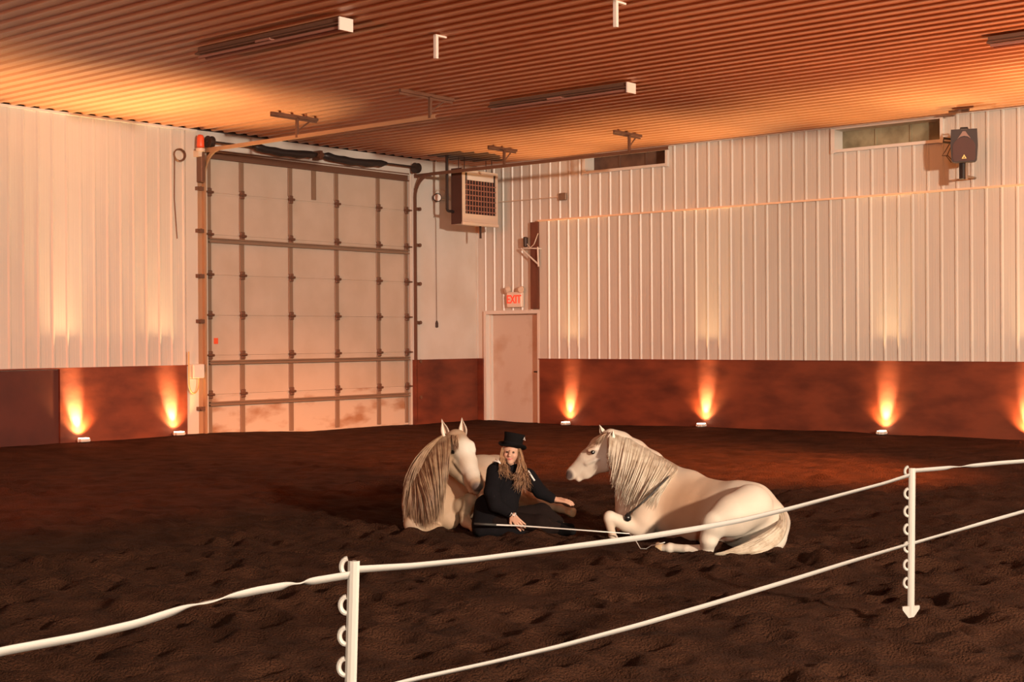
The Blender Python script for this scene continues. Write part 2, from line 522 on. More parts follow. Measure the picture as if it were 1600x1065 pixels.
# ------------------------------------------------------------------ uplights on the sand
UP = (1.0, 0.60, 0.28)
def make_uplight(loc, label):
    t = empty('uplight', loc, label, 'light', 'party uplights along the walls')
    x, y, z = loc
    b = MB(); b.box(x - 0.085, x + 0.085, y - 0.065, y + 0.065, z, z + 0.05, bev=0.012); b.build('housing', MT['white'], t)
    b = MB(); b.box(x - 0.07, x + 0.07, y - 0.05, y + 0.05, z + 0.05, z + 0.062, bev=0.004); b.build('lens', MT['lens'], t)
    for s in (-1, 1):
        b = MB(); b.tube([(x + s * 0.095, y, z + 0.0), (x + s * 0.1, y, z + 0.045), (x + s * 0.085, y, z + 0.05)], 0.006)
        b.build('bracket', MT['paint'], t)
    return t

UPL = [(130, 692, 'A', 'small white uplight glowing on the sand at the far left of the left wall', 1.25),
       (279, 679, 'A', 'small white uplight glowing on the sand just left of the garage door', 1.0),
       (883, 664, 'B', 'small white uplight glowing on the sand just right of the exit door', 0.7),
       (1095, 666, 'B', 'small white uplight glowing behind the right horse, second from the exit door', 0.8),
       (1377, 681, 'B', 'small white uplight glowing behind the right fence post, third from the exit door', 0.75)]
proto = None
spots = []
for px, py, wl_, lab, g in UPL:
    p = onP(px, py, 0, 0.19) if wl_ == 'A' else onP(px, py, 1, -0.22)
    spots.append((p[0], p[1], wl_, lab, g))
for (x, y, w_, lab, g) in spots:
    gz = ground(x, y) + 0.012
    if proto is None:
        proto = make_uplight((x, y, gz), lab); o = proto
    else:
        o = copy_tree(proto); o.location = (x, y, gz); o['label'] = lab
    if w_ == 'A': o.rotation_euler.z = math.pi / 2
# lamps of the uplights; the same row goes on along the walls beyond the frame
OFF = [(11.25, -0.22, 'B', '', .8), (13.2, -0.22, 'B', '', 1.0), (16.0, -0.22, 'B', '', 1.2), (19.0, -0.22, 'B', '', 1.2), (23.0, -0.22, 'B', '', 1.2), (0.19, -12.2, 'A', '', .6), (0.19, -15.5, 'A', '', .3), (0.19, -19.0, 'A', '', .3)]
for (x, y, w_, lab, g) in spots + OFF:
    z = ground(x, y) + 0.09
    ax, ay = (-1, 0) if w_ == 'A' else (0, 1)
    lx, ly = (0, -0.13) if w_ == 'A' else (0.05, 0)
    light('SPOT', 'uplight_beam', (x, y, z), (x + ax * 0.38 + lx * 1.2, y + ay * 0.38 + ly * 1.2, z + 1.0), 950 * g, UP, spot_size=math.radians(41), spot_blend=1.0, shadow_soft_size=0.03)
    light('SPOT', 'uplight_spill', (x, y, z), (x + ax * 0.45, y + ay * 0.45, z + 1.0), 150 * g, (1.0, 0.44, 0.15), spot_size=math.radians(112), spot_blend=1.0, shadow_soft_size=0.03)
    light('SPOT', 'uplight_halo', (x, y, z), (x - ax * 0.29 + lx, y - ay * 0.29 + ly, z + 1.0), 2600 * g, (1.0, 0.60, 0.26), spot_size=math.radians(52), spot_blend=1.0, shadow_soft_size=0.03)

# ------------------------------------------------------------------ garage door
gd = empty('garage_door', (0.0, (DY0 + DY1) / 2, 0.0), 'white sectional garage door with grey strut bars and stiles between its tracks', 'garage door')
XF = -0.035                        # inner face of the panels
JZ = [0.02, 0.772, 1.431, 2.105, 2.785, 3.46, 4.165, 4.80]
for i in range(7):
    b = MB()
    z0, z1 = JZ[i] + (0.0015 if i else 0), JZ[i + 1] - 0.0015
    b.box(XF - 0.05, XF, DY0 + 0.02, DY1 - 0.02, z0, z1)
    b.box(XF - 0.05, XF + 0.006, DY0 + 0.02, DY1 - 0.02, z1 - 0.03, z1)
    m_ = MT['door_panel']
    if i == 0:
        m_ = mat('muddy_door_skin', (0.52, 0.45, 0.37), 0.55, noise=(1.8, (0.33, 0.19, 0.11), 0.5, 0.68, (1, 0.8, 2.0)))
    b.build('door_section', m_, gd)
STY = [-6.72, -6.024, -4.934, -3.83, -2.767, -2.02]
for y in STY:
    wd = 0.05 if y not in (-6.72, -2.02) else 0.045
    b = MB()
    for i in range(7):
        b.box(XF, XF + 0.022, y - wd, y + wd, JZ[i] + 0.05, JZ[i + 1] - 0.04, bev=0.006)
    b.build('stile', MT['galv'], gd)
b = MB(); b.box(XF, XF + 0.022, -4.376 - 0.05, -4.376 + 0.05, 4.2, 4.78); b.build('stile', MT['galv'], gd)
for z, h, m_ in ((0.615, 0.034, 'galv'), (1.31, 0.034, 'galv'), (3.36, 0.04, 'galv'), (4.80, 0.075, 'rust')):
    b = MB()
    b.box(XF + 0.02, XF + 0.035, DY0 + 0.03, DY1 - 0.03, z - h, z + h)
    b.box(XF + 0.03, XF + 0.08, DY0 + 0.03, DY1 - 0.03, z + h - 0.02, z + h); b.box(XF + 0.03, XF + 0.08, DY0 + 0.03, DY1 - 0.03, z - h, z - h + 0.02)
    b.build('strut', MT[m_], gd)
for z in JZ[1:7]:
    for y in STY:
        b = MB()
        b.box(XF + 0.02, XF + 0.05, y - 0.045, y + 0.045, z - 0.07, z + 0.07, bev=0.008)
        b.tube([(XF + 0.055, y - 0.065, z), (XF + 0.055, y + 0.065, z)], 0.022)
        if y in (-6.72, -2.02):
            s = -1 if y == -6.72 else 1
            b.tube([(XF + 0.07, y, z), (XF + 0.07, y + s * 0.11, z)], 0.014)
        b.build('hinge', MT['rust'], gd)
b = MB(); b.box(XF, XF + 0.012, -6.62, -6.54, 1.62, 1.72); b.build('warning_sticker', MT['red'], gd)
b = MB(); b.box(XF - 0.04, XF + 0.01, DY0 + 0.02, DY1 - 0.02, 0.0, 0.03); b.build('bottom_seal', MT['black'], gd)

def track(y, label, col, xlen):
    t = empty('door_track', (0.1, y, 0.1), label, 'door track')
    pts = [(0.07, y, 0.1), (0.07, y, 2.2), (0.07, y, 4.3)]
    pr_ = []
    for k in range(9):
        a = k / 8 * math.pi / 2
        pr_.append((0.07 + 0.42 * (1 - math.cos(a)), y, 4.42 + 0.42 * math.sin(a)))
    path = [(0.07, y, 0.1), (0.07, y, 4.42)] + pr_[1:] + [(xlen, y, 4.845)]
    b = MB()
    cs = [(-0.03, -0.012), (0.03, -0.012), (0.03, 0.02), (0.022, 0.02), (0.022, -0.004), (-0.022, -0.004), (-0.022, 0.02), (-0.03, 0.02)]
    P = [np.array(p) for p in path]
    vs = []
    for i, p in enumerate(P):
        tg = P[min(i + 1, len(P) - 1)] - P[max(i - 1, 0)]; tg /= np.linalg.norm(tg)
        nrm = np.array([tg[2], 0, -tg[0]])
        for u, v in cs:
            vs.append(p + nrm * u + np.array([0, 1, 0]) * v)
    m = len(cs)
    fs = [(i * m + k, i * m + (k + 1) % m, (i + 1) * m + (k + 1) % m, (i + 1) * m + k) for i in range(len(P) - 1) for k in range(m)]
    fs += [tuple(range(m)), tuple((len(P) - 1) * m + k for k in range(m))]
    b.add(vs, fs); b.build('track_rail', MT[col], t)
    s = -1 if y < -4 else 1
    b = MB(); b.box(0.02, 0.028, y, y + s * 0.10, 0.1, 4.6); b.box(0.02, 0.09, y + s * 0.012, y + s * 0.02, 0.1, 4.6)
    b.build('angle_frame', MT[col], t)
    b = MB(); b.tube([(0.08, y, 4.845), (0.5, y, 4.845)], 0.02, n=6); b.box(0.03, 0.5, y + s * 0.015, y + s * 0.021, 4.80, 4.87); b.build('corner_brace', MT[col], t)
    for z in (0.55, 1.25, 2.0, 2.75, 3.5, 4.2):
        b = MB(); b.box(0.02, 0.09, y + s * 0.02, y + s * 0.15, z - 0.03, z + 0.03); b.tube([(0.09, y + s * 0.1, z), (0.12, y + s * 0.1, z)], 0.035, n=8)
        b.build('track_bracket', MT['rust'], t)
    return t
MT['track_l'] = mat('orange_brown_track', (0.42, 0.27, 0.16), 0.45, metal=0.3)  # lighter orange-brown colour of the left track
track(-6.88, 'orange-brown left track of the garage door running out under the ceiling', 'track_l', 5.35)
track(-1.86, 'dark brown right track of the garage door running out past the heater', 'rust', 5.95)

def hanger(x, y, label, bar, diag=True, ln=0.55):
    t = empty('track_hanger', (x, y, CEIL - 0.03), label, 'hanger', 'ceiling hangers of the door tracks')
    b = MB(); b.box(x - 0.02, x + 0.02, y - bar * 0.55, y + bar * 0.45, CEIL - 0.07, CEIL - 0.026); b.box(x - 0.02, x - 0.014, y - bar * 0.55, y + bar * 0.45, CEIL - 0.1, CEIL - 0.05); b.build('ceiling_bar', MT['rust'], t)
    b = MB(); b.box(x - 0.02, x + 0.02, y - 0.02, y + 0.02, 4.83, CEIL - 0.06); b.build('drop_bar', MT['rust'], t)
    if diag:
        b = MB(); b.tube([(x, y, 4.93), (x - 0.05, y + bar * 0.35, CEIL - 0.06)], 0.014, n=5); b.build('diagonal_brace', MT['rust'], t)
    return t
hanger(2.40, -6.88, 'T-shaped dark ceiling hanger on the left door track, nearer the garage door', 0.95)
hanger(5.25, -6.88, 'T-shaped dark ceiling hanger at the free end of the left door track', 1.1)
hanger(2.35, -1.86, 'thin ceiling hanger on the right door track above the heater', 0.8)
hanger(5.15, -1.86, 'thin ceiling hanger near the free end of the right door track', 0.8)

sp = empty('torsion_spring_shaft', (0.2, -4.4, 4.95), 'dark torsion shaft with two sagging black spring sleeves above the garage door', 'door spring')
b = MB(); b.tube([(0.20, -6.95, 4.98), (0.20, -1.88, 4.99)], 0.016); b.build('shaft', MT['darkmetal'], sp)
for (ya, yb) in ((-5.95, -4.50), (-4.36, -2.75)):
    pts = []; rr = []
    for k in range(13):
        u = k / 12
        pts.append((0.20, ya + (yb - ya) * u, 4.99 - 0.045 * math.sin(math.pi * u) + 0.006 * math.sin(k * 2.1)))
        rr.append(0.030 if k in (0, 12) else 0.066 + 0.006 * math.sin(k * 1.7))
    b = MB(); b.tube(pts, rr, n=12); b.build('spring_sleeve', MT['black'], sp, True)
b = MB(); b.tube([(0.20, -4.5, 4.99), (0.20, -4.36, 4.99)], 0.05); b.box(0.02, 0.25, -4.46, -4.40, 4.90, 5.06); b.build('center_bracket', MT['rust'], sp)
for y in (-1.95, -6.86):
    b = MB(); b.lathe([(0.03, -0.05), (0.10, -0.05), (0.10, -0.035), (0.08, -0.03), (0.08, 0.03), (0.10, 0.035), (0.10, 0.05), (0.03, 0.05)], (0.2, y, 4.97), (0, 1, 0), 20); b.build('cable_drum', MT['darkmetal'], sp, False)
bc = empty('warning_beacon', (0.12, -7.0, 4.80), 'orange-red beacon with a dark bracket at the left top corner of the garage door', 'beacon')
b = MB(); b.lathe([(0.02, 0), (0.062, 0.0), (0.065, 0.03), (0.06, 0.17), (0.045, 0.21), (0.01, 0.22)], (0.16, -7.02, 4.86), n=16); b.build('beacon_dome', MT['red'], bc, True)
b = MB(); b.lathe([(0.02, 0), (0.075, 0.0), (0.075, 0.05), (0.02, 0.06)], (0.16, -7.02, 4.80), n=16); b.box(0.02, 0.16, -7.06, -6.98, 4.72, 4.82); b.build('beacon_base', MT['cream'], bc)
b = MB(); b.box(0.02, 0.16, -7.0, -6.92, 4.30, 4.80, bev=0.01); b.build('mounting_plate', MT['rust'], bc)

# coil of wire and electric box on the left wall
cl = empty('wire_coil', (0.03, -7.36, 4.6), 'small coil of brown wire hung high on the left wall with a long tail', 'wire coil')
b = MB()
for q in range(3):
    pts = [(0.045 + 0.012 * q, -7.36 + (0.10 + 0.006 * q) * math.cos(a), 4.72 + (0.09 + 0.006 * q) * math.sin(a)) for a in np.linspace(0, 2 * math.pi, 21)]
    b.tube(pts, 0.009, n=6)
b.build('coil', MT['rust'], cl)
b = MB(); b.tube([(0.03, -7.44, 4.68), (0.03, -7.45, 4.0), (0.03, -7.40, 3.35)], 0.008, n=6); b.build('wire_tail', MT['rust'], cl)
eb = empty('electric_box', (0.10, -7.08, 1.05), 'white electric box with a looped cord beside the garage door', 'electric box')
b = MB(); b.box(0.03, 0.16, -7.19, -6.96, 1.06, 1.29, bev=0.01); b.build('box_body', MT['white'], eb)
b = MB(); b.box(0.16, 0.166, -7.17, -6.98, 1.08, 1.27); b.tube([(0.166, -7.03, 1.22), (0.178, -7.03, 1.22)], 0.014); b.build('cover_plate', MT['paint'], eb)
b = MB()
pts = [(0.13, -7.26, 1.5), (0.13, -7.26, 1.15)] + [(0.13, -7.16 - 0.10 * math.cos(a), 1.0 - 0.19 * math.sin(a)) for a in np.linspace(0, math.pi, 12)] + [(0.13, -7.06, 1.06)]
b.tube(pts, 0.012, n=6); b.build('cord_loop', mat('yellow_cord', (0.55, 0.36, 0.15), 0.5), eb)

# ------------------------------------------------------------------ heater and its pipes
hx, hy0, hy1, hz0, hz1 = 1.0, -1.55, -0.50, 3.86, 4.92
hb = 0.74
ht = empty('unit_heater', (0.85, -1.0, hz0), 'ceiling-hung cream unit heater with a dark louvred front beside the garage door', 'heater')
MT['sidep'] = mat('dark_heater_side', (0.07, 0.03, 0.022), 0.6)
b = MB()
prof = [(0.52, hz0 + 0.02), (hx, hz0 + 0.0), (hx, hz0 + 0.06)]
b.box(hb + 0.01, hx - 0.01, hy0 + 0.012, hy1 - 0.012, hz0 + 0.02, hz1)
b.build('case', MT['cream'], ht)
b = MB(); b.box(hb, hx + 0.01, hy0, hy0 + 0.011, hz0 + 0.02, hz1 + 0.03); b.build('side_panel', MT['sidep'], ht)
b = MB(); b.box(hx - 0.01, hx + 0.02, hy0 + 0.012, hy0 + 0.10, hz0 + 0.05, hz1); b.box(hx - 0.01, hx + 0.02, hy1 - 0.06, hy1, hz0 + 0.05, hz1)
b.box(hx - 0.01, hx + 0.02, hy0 + 0.1, hy1 - 0.06, hz1 - 0.05, hz1)
b.box(hx - 0.01, hx + 0.02, hy0 + 0.1, hy1 - 0.06, hz0 + 0.05, hz0 + 0.22)
b.box(hx - 0.01, hx + 0.05, hy0 + 0.0, hy1, hz0, hz0 + 0.06, bev=0.01)
b.build('front_frame', MT['cream'], ht)
b = MB(); b.box(hx - 0.009, hx - 0.004, hy0 + 0.1, hy1 - 0.06, hz0 + 0.22, hz1 - 0.05); b.build('grille_opening', MT['void'], ht)
b = MB(); b.box(hx - 0.004, hx + 0.024, hy0 + 0.16, hy1 - 0.13, hz1 - 0.19, hz1 - 0.05); b.build('top_plate', MT['white'], ht)
MT['louv'] = mat('brown_louvre', (0.30, 0.14, 0.10), 0.5)
for k in range(6):
    z = hz0 + 0.27 + k * 0.10
    b = MB(); b.box(hx - 0.004, hx + 0.026, hy0 + 0.1, hy1 - 0.06, z, z + 0.018); b.build('louvre', MT['louv'], ht)
b = MB()
for k in range(10):
    y = hy0 + 0.15 + k * 0.083
    b.box(hx - 0.004, hx + 0.010, y, y + 0.018, hz0 + 0.22, hz1 - 0.19)
b.build('grille_bars', MT['louv'], ht)
b = MB(); b.tube([(0.85, -0.83, hz0 + 0.02), (0.85, -0.83, hz0 - 0.22)], 0.022); b.build('drain_pipe', MT['darkmetal'], ht)
for (xx, yy) in ((0.80, -1.4), (0.95, -1.4), (0.80, -0.6), (0.95, -0.6)):
    b = MB(); b.tube([(xx, yy, hz1), (xx, yy, CEIL - 0.02)], 0.008, n=5); b.build('hanging_rod', MT['darkmetal'], ht)
gp = MB(); gp.tube([(0.80, -1.73, CEIL - 0.02), (0.80, -1.73, 4.16), (0.80, -1.71, 4.13), (0.80, -1.68, 4.12), (0.80, -1.555, 4.12)], 0.028)
tag(gp.build('gas_pipe', MT['black']), 'black gas pipe dropping from the ceiling into the left side of the heater', 'pipe')
fl = empty('wall_floodlight', (0.03, -1.26, 4.35), 'small round dark floodlight on the wall left of the heater', 'light')
q = onP(683, 309, 0, 0.12)
b = MB(); b.lathe([(0.03, -0.09), (0.07, -0.06), (0.085, 0.03), (0.085, 0.05), (0.02, 0.05)], (0.14, q[1], q[2]), (0.7, -0.5, 0), 16); b.build('lamp_head', MT['darkmetal'], fl, True)
b = MB(); b.lathe([(0.01, 0.051), (0.07, 0.051), (0.07, 0.056), (0.01, 0.058)], (0.14, q[1], q[2]), (0.7, -0.5, 0), 16); b.build('lamp_glass', MT['white'], fl)
b = MB(); b.tube([(0.05, q[1] - 0.02, q[2] + 0.04), (0.06, q[1] + 0.08, q[2] + 0.16), (0.06, q[1] + 0.28, q[2] + 0.18), (0.06, q[1] + 0.5, q[2] + 0.06), (0.06, -0.62, q[2] + 0.0)], 0.012, n=6); b.tube([(0.05, q[1], q[2]), (0.05, -0.6, q[2] - 0.02)], 0.016, n=6)
b.build('conduit', MT['cream'], fl)
jb = empty('junction_box', (1.9, -0.02, 4.3), 'small grey junction box with a conduit on the wall right of the heater', 'junction box')
q = onP(881, 307, 1, -0.04); q0 = onP(780, 313, 1, -0.04)
b = MB(); b.box(q[0] - 0.09, q[0] + 0.09, -0.07, -0.022, q[2] - 0.07, q[2] + 0.07, bev=0.008); b.build('box_body', MT['galv'], jb)
b = MB(); b.tube([(q[0] - 0.08, -0.045, q[2]), (max(q0[0], 0.1), -0.045, q[2] - 0.0)], 0.011, n=6); b.build('conduit', MT['cream'], jb)
pc = empty('pull_cord', (0.05, -1.26, 1.9), 'thin cord with a small dark handle hanging right of the garage door', 'cord')
b = MB(); b.tube([(0.05, -1.31, 4.07), (0.05, -1.30, 4.09), (0.05, -1.27, 4.09), (0.05, -1.25, 4.0), (0.05, -1.24, 2.0)], 0.008, n=6); b.build('string', MT['galv'], pc)
b = MB(); b.lathe([(0.008, 0), (0.03, 0.01), (0.03, 0.09), (0.012, 0.14)], (0.05, -1.24, 1.90), n=10); b.build('handle', MT['darkmetal'], pc)

# ------------------------------------------------------------------ dark post, bracket, lamp above the exit door
ps = MB(); ps.box(1.50, 1.69, -0.09, -0.032, 2.26, 3.96)
tag(ps.build('door_post', MT['brownwood']), 'dark reddish wooden post upright between exit door and ledge rail', 'post')
a1, a2, a3, a4 = (onP(*p_, 1, -0.16) for p_ in ((815, 388), (842, 413), (841, 388), (843, 390)))
b = MB(); b.tube([a1, a2], 0.016, n=6); b.tube([a3 + np.array([0, 0, 0.03]), a2 - np.array([0, 0, 0.04])], 0.016, n=6); b.tube([a1 + np.array([0.05, 0, 0.0]), a3], 0.014, n=6)
b.tube([a3, a3 + np.array([0, 0.13, 0])], 0.014, n=6)
tag(b.build('wall_bracket', MT['paint']), 'white triangular bracket fixed to the dark wooden post', 'bracket')
q = onP(822, 378, 1, -0.16)
pl = empty('post_lamp', q, 'small dark lamp head on a thin arm beside the dark wooden post', 'lamp')
b = MB(); b.lathe([(0.02, -0.1), (0.045, -0.08), (0.05, 0.08), (0.03, 0.1)], q, (0, 0, 1), 12); b.build('lamp_head', MT['darkmetal'], pl)
b = MB(); b.tube([q, q + np.array([0.12, 0.0, -0.12]), q + np.array([0.2, 0.02, -0.05]), q + np.array([0.27, 0.06, 0.16])], 0.011, n=6); b.build('arm', MT['cream'], pl)

# exit sign
ex = empty('exit_sign', (1.02, -0.02, 2.29), 'red EXIT sign with two emergency lamp heads above the door', 'exit sign')
e0 = onP(805, 468, 1, -0.08)
ecx, ecz = e0[0], e0[2]
b = MB(); b.box(ecx - 0.19, ecx + 0.19, -0.11, -0.025, ecz - 0.15, ecz + 0.15, bev=0.012); b.build('sign_case', MT['exitface'], ex)
cu = bpy.data.curves.new('exit_text', 'FONT'); cu.body = 'EXIT'; cu.size = 0.20; cu.align_x = 'CENTER'; cu.align_y = 'CENTER'; cu.extrude = 0.004; cu.offset = 0.003
to = bpy.data.objects.new('exit_text', cu); C.objects.link(to)
bpy.context.view_layer.update()
me = bpy.data.meshes.new_from_object(to)
bpy.data.objects.remove(to)
tv = [(v.co.x * 0.92, v.co.y * 1.15, v.co.z) for v in me.vertices]; tf = [tuple(p_.vertices) for p_ in me.polygons]
def text_at(vs, o, u, v, n):
    o, u, v, n = (np.array(q_, float) for q_ in (o, u, v, n))
    return [o + u * a + v * c + n * e for a, c, e in vs]
link('letters', text_at(tv, (ecx - 0.0, -0.116, ecz - 0.0), (1, 0, 0), (0, 0, 1), (0, -1, 0)), tf, MT['exit'], ex)
for s in (-1, 1):
    b = MB(); b.lathe([(0.025, -0.06), (0.055, -0.05), (0.065, 0.04), (0.05, 0.055)], (ecx + s * 0.18, -0.10, ecz + 0.20), (s * 0.5, -1, -0.3), 14)
    b.tube([(ecx + s * 0.15, -0.07, ecz + 0.14), (ecx + s * 0.18, -0.08, ecz + 0.2)], 0.02)
    b.build('emergency_lamp', MT['cream'], ex, False)

# ------------------------------------------------------------------ loudspeaker
q = onP(1508, 229, 1, -0.50)
sx, sy, sz = q
sk = empty('loudspeaker', (sx, sy, sz - 0.28), 'black loudspeaker mounted high on the ribbed right wall', 'speaker')
Rz = Matrix.Rotation(math.radians(22), 3, 'Z')
def spk(mb, *a, **kw): return mb
LOC = Vector((sx, sy, sz))
def rt(p): 
    p = Rz @ Vector(p); return (p.x + LOC.x, p.y + LOC.y, p.z + LOC.z)
b = MB()
pl_ = [(-0.19, 0.25), (0.19, 0.25), (0.20, 0.0), (0.185, -0.22), (0.16, -0.25), (-0.16, -0.25), (-0.185, -0.22), (-0.20, 0.0)]
back = [(x * 0.66, z * 0.94) for x, z in pl_]
vs = [rt((x, -0.14, z)) for x, z in pl_] + [rt((x, -0.02, z)) for x, z in pl_] + [rt((x, 0.16, z)) for x, z in back]
m = 8
fs = [tuple(range(m - 1, -1, -1)), tuple(range(2 * m, 3 * m))] + [(k * m + i, k * m + (i + 1) % m, (k + 1) * m + (i + 1) % m, (k + 1) * m + i) for k in range(2) for i in range(m)]
b.add(vs, fs); b.build('cabinet', MT['speaker'], sk)
b = MB()
gr = [(0.17 * math.cos(a), -0.045 + 0.17 * math.sin(a)) for a in np.linspace(0.25, math.pi - 0.25, 14)] + [(-0.165, -0.2), (-0.14, -0.235), (0.14, -0.235), (0.165, -0.2)]
b.add([rt((x, -0.15, z)) for x, z in gr] + [rt((x, -0.141, z)) for x, z in gr], [tuple(range(len(gr)))] + [(i, i + len(gr), (i + 1) % len(gr) + len(gr), (i + 1) % len(gr)) for i in range(len(gr))])
b.build('woofer_grille', mat('speaker_mesh', (0.075, 0.038, 0.035), 0.7), sk)
b = MB()
hn = [(-0.10, 0.10), (-0.055, 0.16), (-0.02, 0.215), (0.02, 0.215), (0.055, 0.16), (0.10, 0.10), (0.05, 0.135), (0, 0.145), (-0.05, 0.135)]
b.add([rt((x, -0.150, z)) for x, z in hn] + [rt((x, -0.141, z)) for x, z in hn], [tuple(range(9))] + [(i, i + 9, (i + 1) % 9 + 9, (i + 1) % 9) for i in range(9)])
b.build('horn', mat('horn_plastic', (0.26, 0.17, 0.14), 0.5), sk)
b = MB()
for (x, z, r) in ((0, -0.172, 0.036),):
    tri = [(-r, z - 0.03), (r, z - 0.03), (0, z + 0.035)]
    inn = [(-r * 0.35, z - 0.022), (r * 0.35, z - 0.022), (0, z + 0.006)]
    vs = [rt((a_, -0.156, c_)) for a_, c_ in tri + inn]
    b.add(vs, [(0, 1, 4, 3), (1, 2, 5, 4), (2, 0, 3, 5)])
b.build('badge', MT['gold'], sk)
b = MB(); b.tube([rt((-0.06, 0, 0.25)), rt((-0.05, 0, 0.285)), rt((0.05, 0, 0.285)), rt((0.06, 0, 0.25))], 0.014, n=6); b.build('carry_handle', MT['black'], sk)
b = MB(); b.box(sx - 0.075, sx - 0.0, sy - 0.03, sy + 0.05, sz - 0.50, sz - 0.24, bev=0.01); b.build('mounting_bracket', MT['black'], sk)
b = MB(); b.tube([(sx + 0.035, sy, sz - 0.24), (sx + 0.035, sy, sz - 0.50)], 0.024); b.tube([(sx - 0.02, sy + 0.03, sz - 0.44), (sx - 0.02, -0.02, sz - 0.44)], 0.018); b.build('mounting_pole', MT['galv'], sk)
b = MB()
b.tube([rt((-0.16, 0.15, 0.14)), rt((-0.30, 0.14, 0.16)), rt((-0.31, 0.14, 0.10)), rt((-0.17, 0.15, 0.08))], 0.018, n=6)
b.tube([rt((-0.20, 0.15, 0.1)), rt((-0.29, 0.17, -0.05)), rt((-0.33, 0.2, -0.10)), rt((-0.24, 0.17, -0.11)), rt((-0.17, 0.12, -0.2))], 0.007, n=5)
b.tube([rt((-0.18, 0.15, 0.06)), rt((-0.26, 0.17, -0.12)), rt((-0.19, 0.14, -0.22))], 0.007, n=5)
b.build('cable', MT['darkmetal'], sk)
# ------------------------------------------------------------------ ceiling: strip lights and hooks
sl0 = None
for (x, y, lab) in ((5.4, -11.0, 'long unlit strip light on the ceiling above the garage door, nearest on the left'),
                    (5.44, -5.75, 'long unlit strip light on the ceiling in the middle, end cap above the right horse'),
                    (12.75, -5.3, 'long strip light on the ceiling at the upper right edge')):
    if sl0 is None:
        L = 2.5
        sl0 = empty('strip_light', (x, y, CEIL - 0.03), lab, 'ceiling light', 'strip lights on the ceiling')
        b = MB(); b.box(x, x + L, y - 0.055, y + 0.055, CEIL - 0.11, CEIL - 0.03); b.prism([(-0.055, 0), (0.055, 0), (0.10, -0.03), (0.10, -0.045), (-0.10, -0.045), (-0.10, -0.03)], (L, 0, 0), (x, y, CEIL - 0.07), (0, 1, 0), (0, 0, 1))
        b.build('housing', MT['rust'], sl0)
        for s in (-0.05, 0.05):
            b = MB(); b.tube([(x + 0.03, y + s, CEIL - 0.14), (x + L - 0.03, y + s, CEIL - 0.14)], 0.018, n=8); b.build('tube', MT['louv'], sl0)
        b = MB(); b.box(x + L, x + L + 0.02, y - 0.10, y + 0.10, CEIL - 0.18, CEIL - 0.04); b.build('end_cap', MT['white'], sl0)
        b = MB(); b.box(x + L * 0.45, x + L * 0.55, y - 0.11, y + 0.11, CEIL - 0.13, CEIL - 0.105); b.build('clamp', MT['louv'], sl0)
    else:
        o = copy_tree(sl0); o.location = (x, y, CEIL - 0.03); o['label'] = lab
hk0 = None
for (px, py, ln_, lab) in ((684, 55, 0.27, 'small white ceiling hook hanging left of centre, above the woman'),
                      (965, 2, 0.33, 'small white ceiling hook at the top edge, above the right horse')):
    p = onZ(px, py, CEIL - 0.03)
    if hk0 is None:
        hk0 = empty('ceiling_hook', (p[0], p[1], CEIL - 0.03), lab, 'hook', 'white hooks on the ceiling')
        b = MB(); b.box(p[0] - 0.02, p[0] + 0.02, p[1] - 0.02, p[1] + 0.02, CEIL - 0.30, CEIL - 0.03); b.build('drop_strip', MT['white'], hk0)
        b = MB(); b.box(p[0] - 0.02, p[0] + 0.02, p[1] - 0.02, p[1] + 0.16, CEIL - 0.045, CEIL - 0.025); b.build('flange', MT['white'], hk0)
    else:
        o = copy_tree(hk0); o.location = (p[0], p[1], CEIL - 0.03); o['label'] = lab
p = onZ(1500, 172, CEIL - 0.03)
b = MB(); b.tube([(p[0] - 0.16, p[1], CEIL - 0.045), (p[0] + 0.16, p[1], CEIL - 0.045)], 0.02, n=6); b.lathe([(0.05, 0), (0.04, -0.03), (0.01, -0.05)], (p[0], p[1], CEIL - 0.03))
tag(b.build('ceiling_mount', MT['rust']), 'small brown fitting on the ceiling right above the loudspeaker', 'ceiling fitting')

# ------------------------------------------------------------------ tape fence
def P3(px, py, d): return W(px, py, d)
PD = [(551, 876, 4.78, 'white plastic fence post in the left foreground, cut off by the frame', 0.024),
      (1424, 731, 8.28, 'white plastic fence post in the right foreground with its foot on the sand', 0.0)]
tops = [W(px, py, d) for px, py, d, _, _ in PD]
HT = tops[1][2]
post0 = None
def make_post(base, label, h, lean):
    t = empty('fence_post', base, label, 'fence post', 'white fence posts')
    o = np.array(base, float)
    u = np.array([RX[0], RX[1], 0]); f_ = np.array([FW[0], FW[1], 0])
    prof = [(-0.006, 0.014), (-0.006, 0.0), (-0.019, 0.0), (-0.020, -0.004), (-0.012, -0.010), (0.0, -0.0125), (0.012, -0.010), (0.020, -0.004), (0.019, 0.0), (0.006, 0.0), (0.006, 0.014)]
    b = MB(); b.prism(prof, (lean[0], lean[1], h), o, u, f_)
    b.build('shaft', MT['postw'], t)
    for z in [h - 0.02] + [h - 0.15 - 0.105 * k for k in range(8)]:
        if z < 0.12: continue
        b = MB()
        c0 = o + np.array([lean[0], lean[1], 0]) * z / h - u * 0.021
        pts = [c0 - u * (0.022 * math.sin(a)) + np.array([0, 0, z - 0.028 * math.cos(a)]) for a in np.linspace(0.0, math.pi * 0.99, 10)]
        b.tube(pts, 0.009, n=8)
        b.build('clip', MT['postw'], t)
    b = MB()
    b.prism([(-0.05, 0.055), (0.05, 0.062), (0.05, 0.045), (0.0, -0.03), (-0.05, 0.035)], f_ * 0.02, o - f_ * 0.01, u, (0, 0, 1))
    b.build('foot_step', MT['postw'], t)
    return t
bases = []
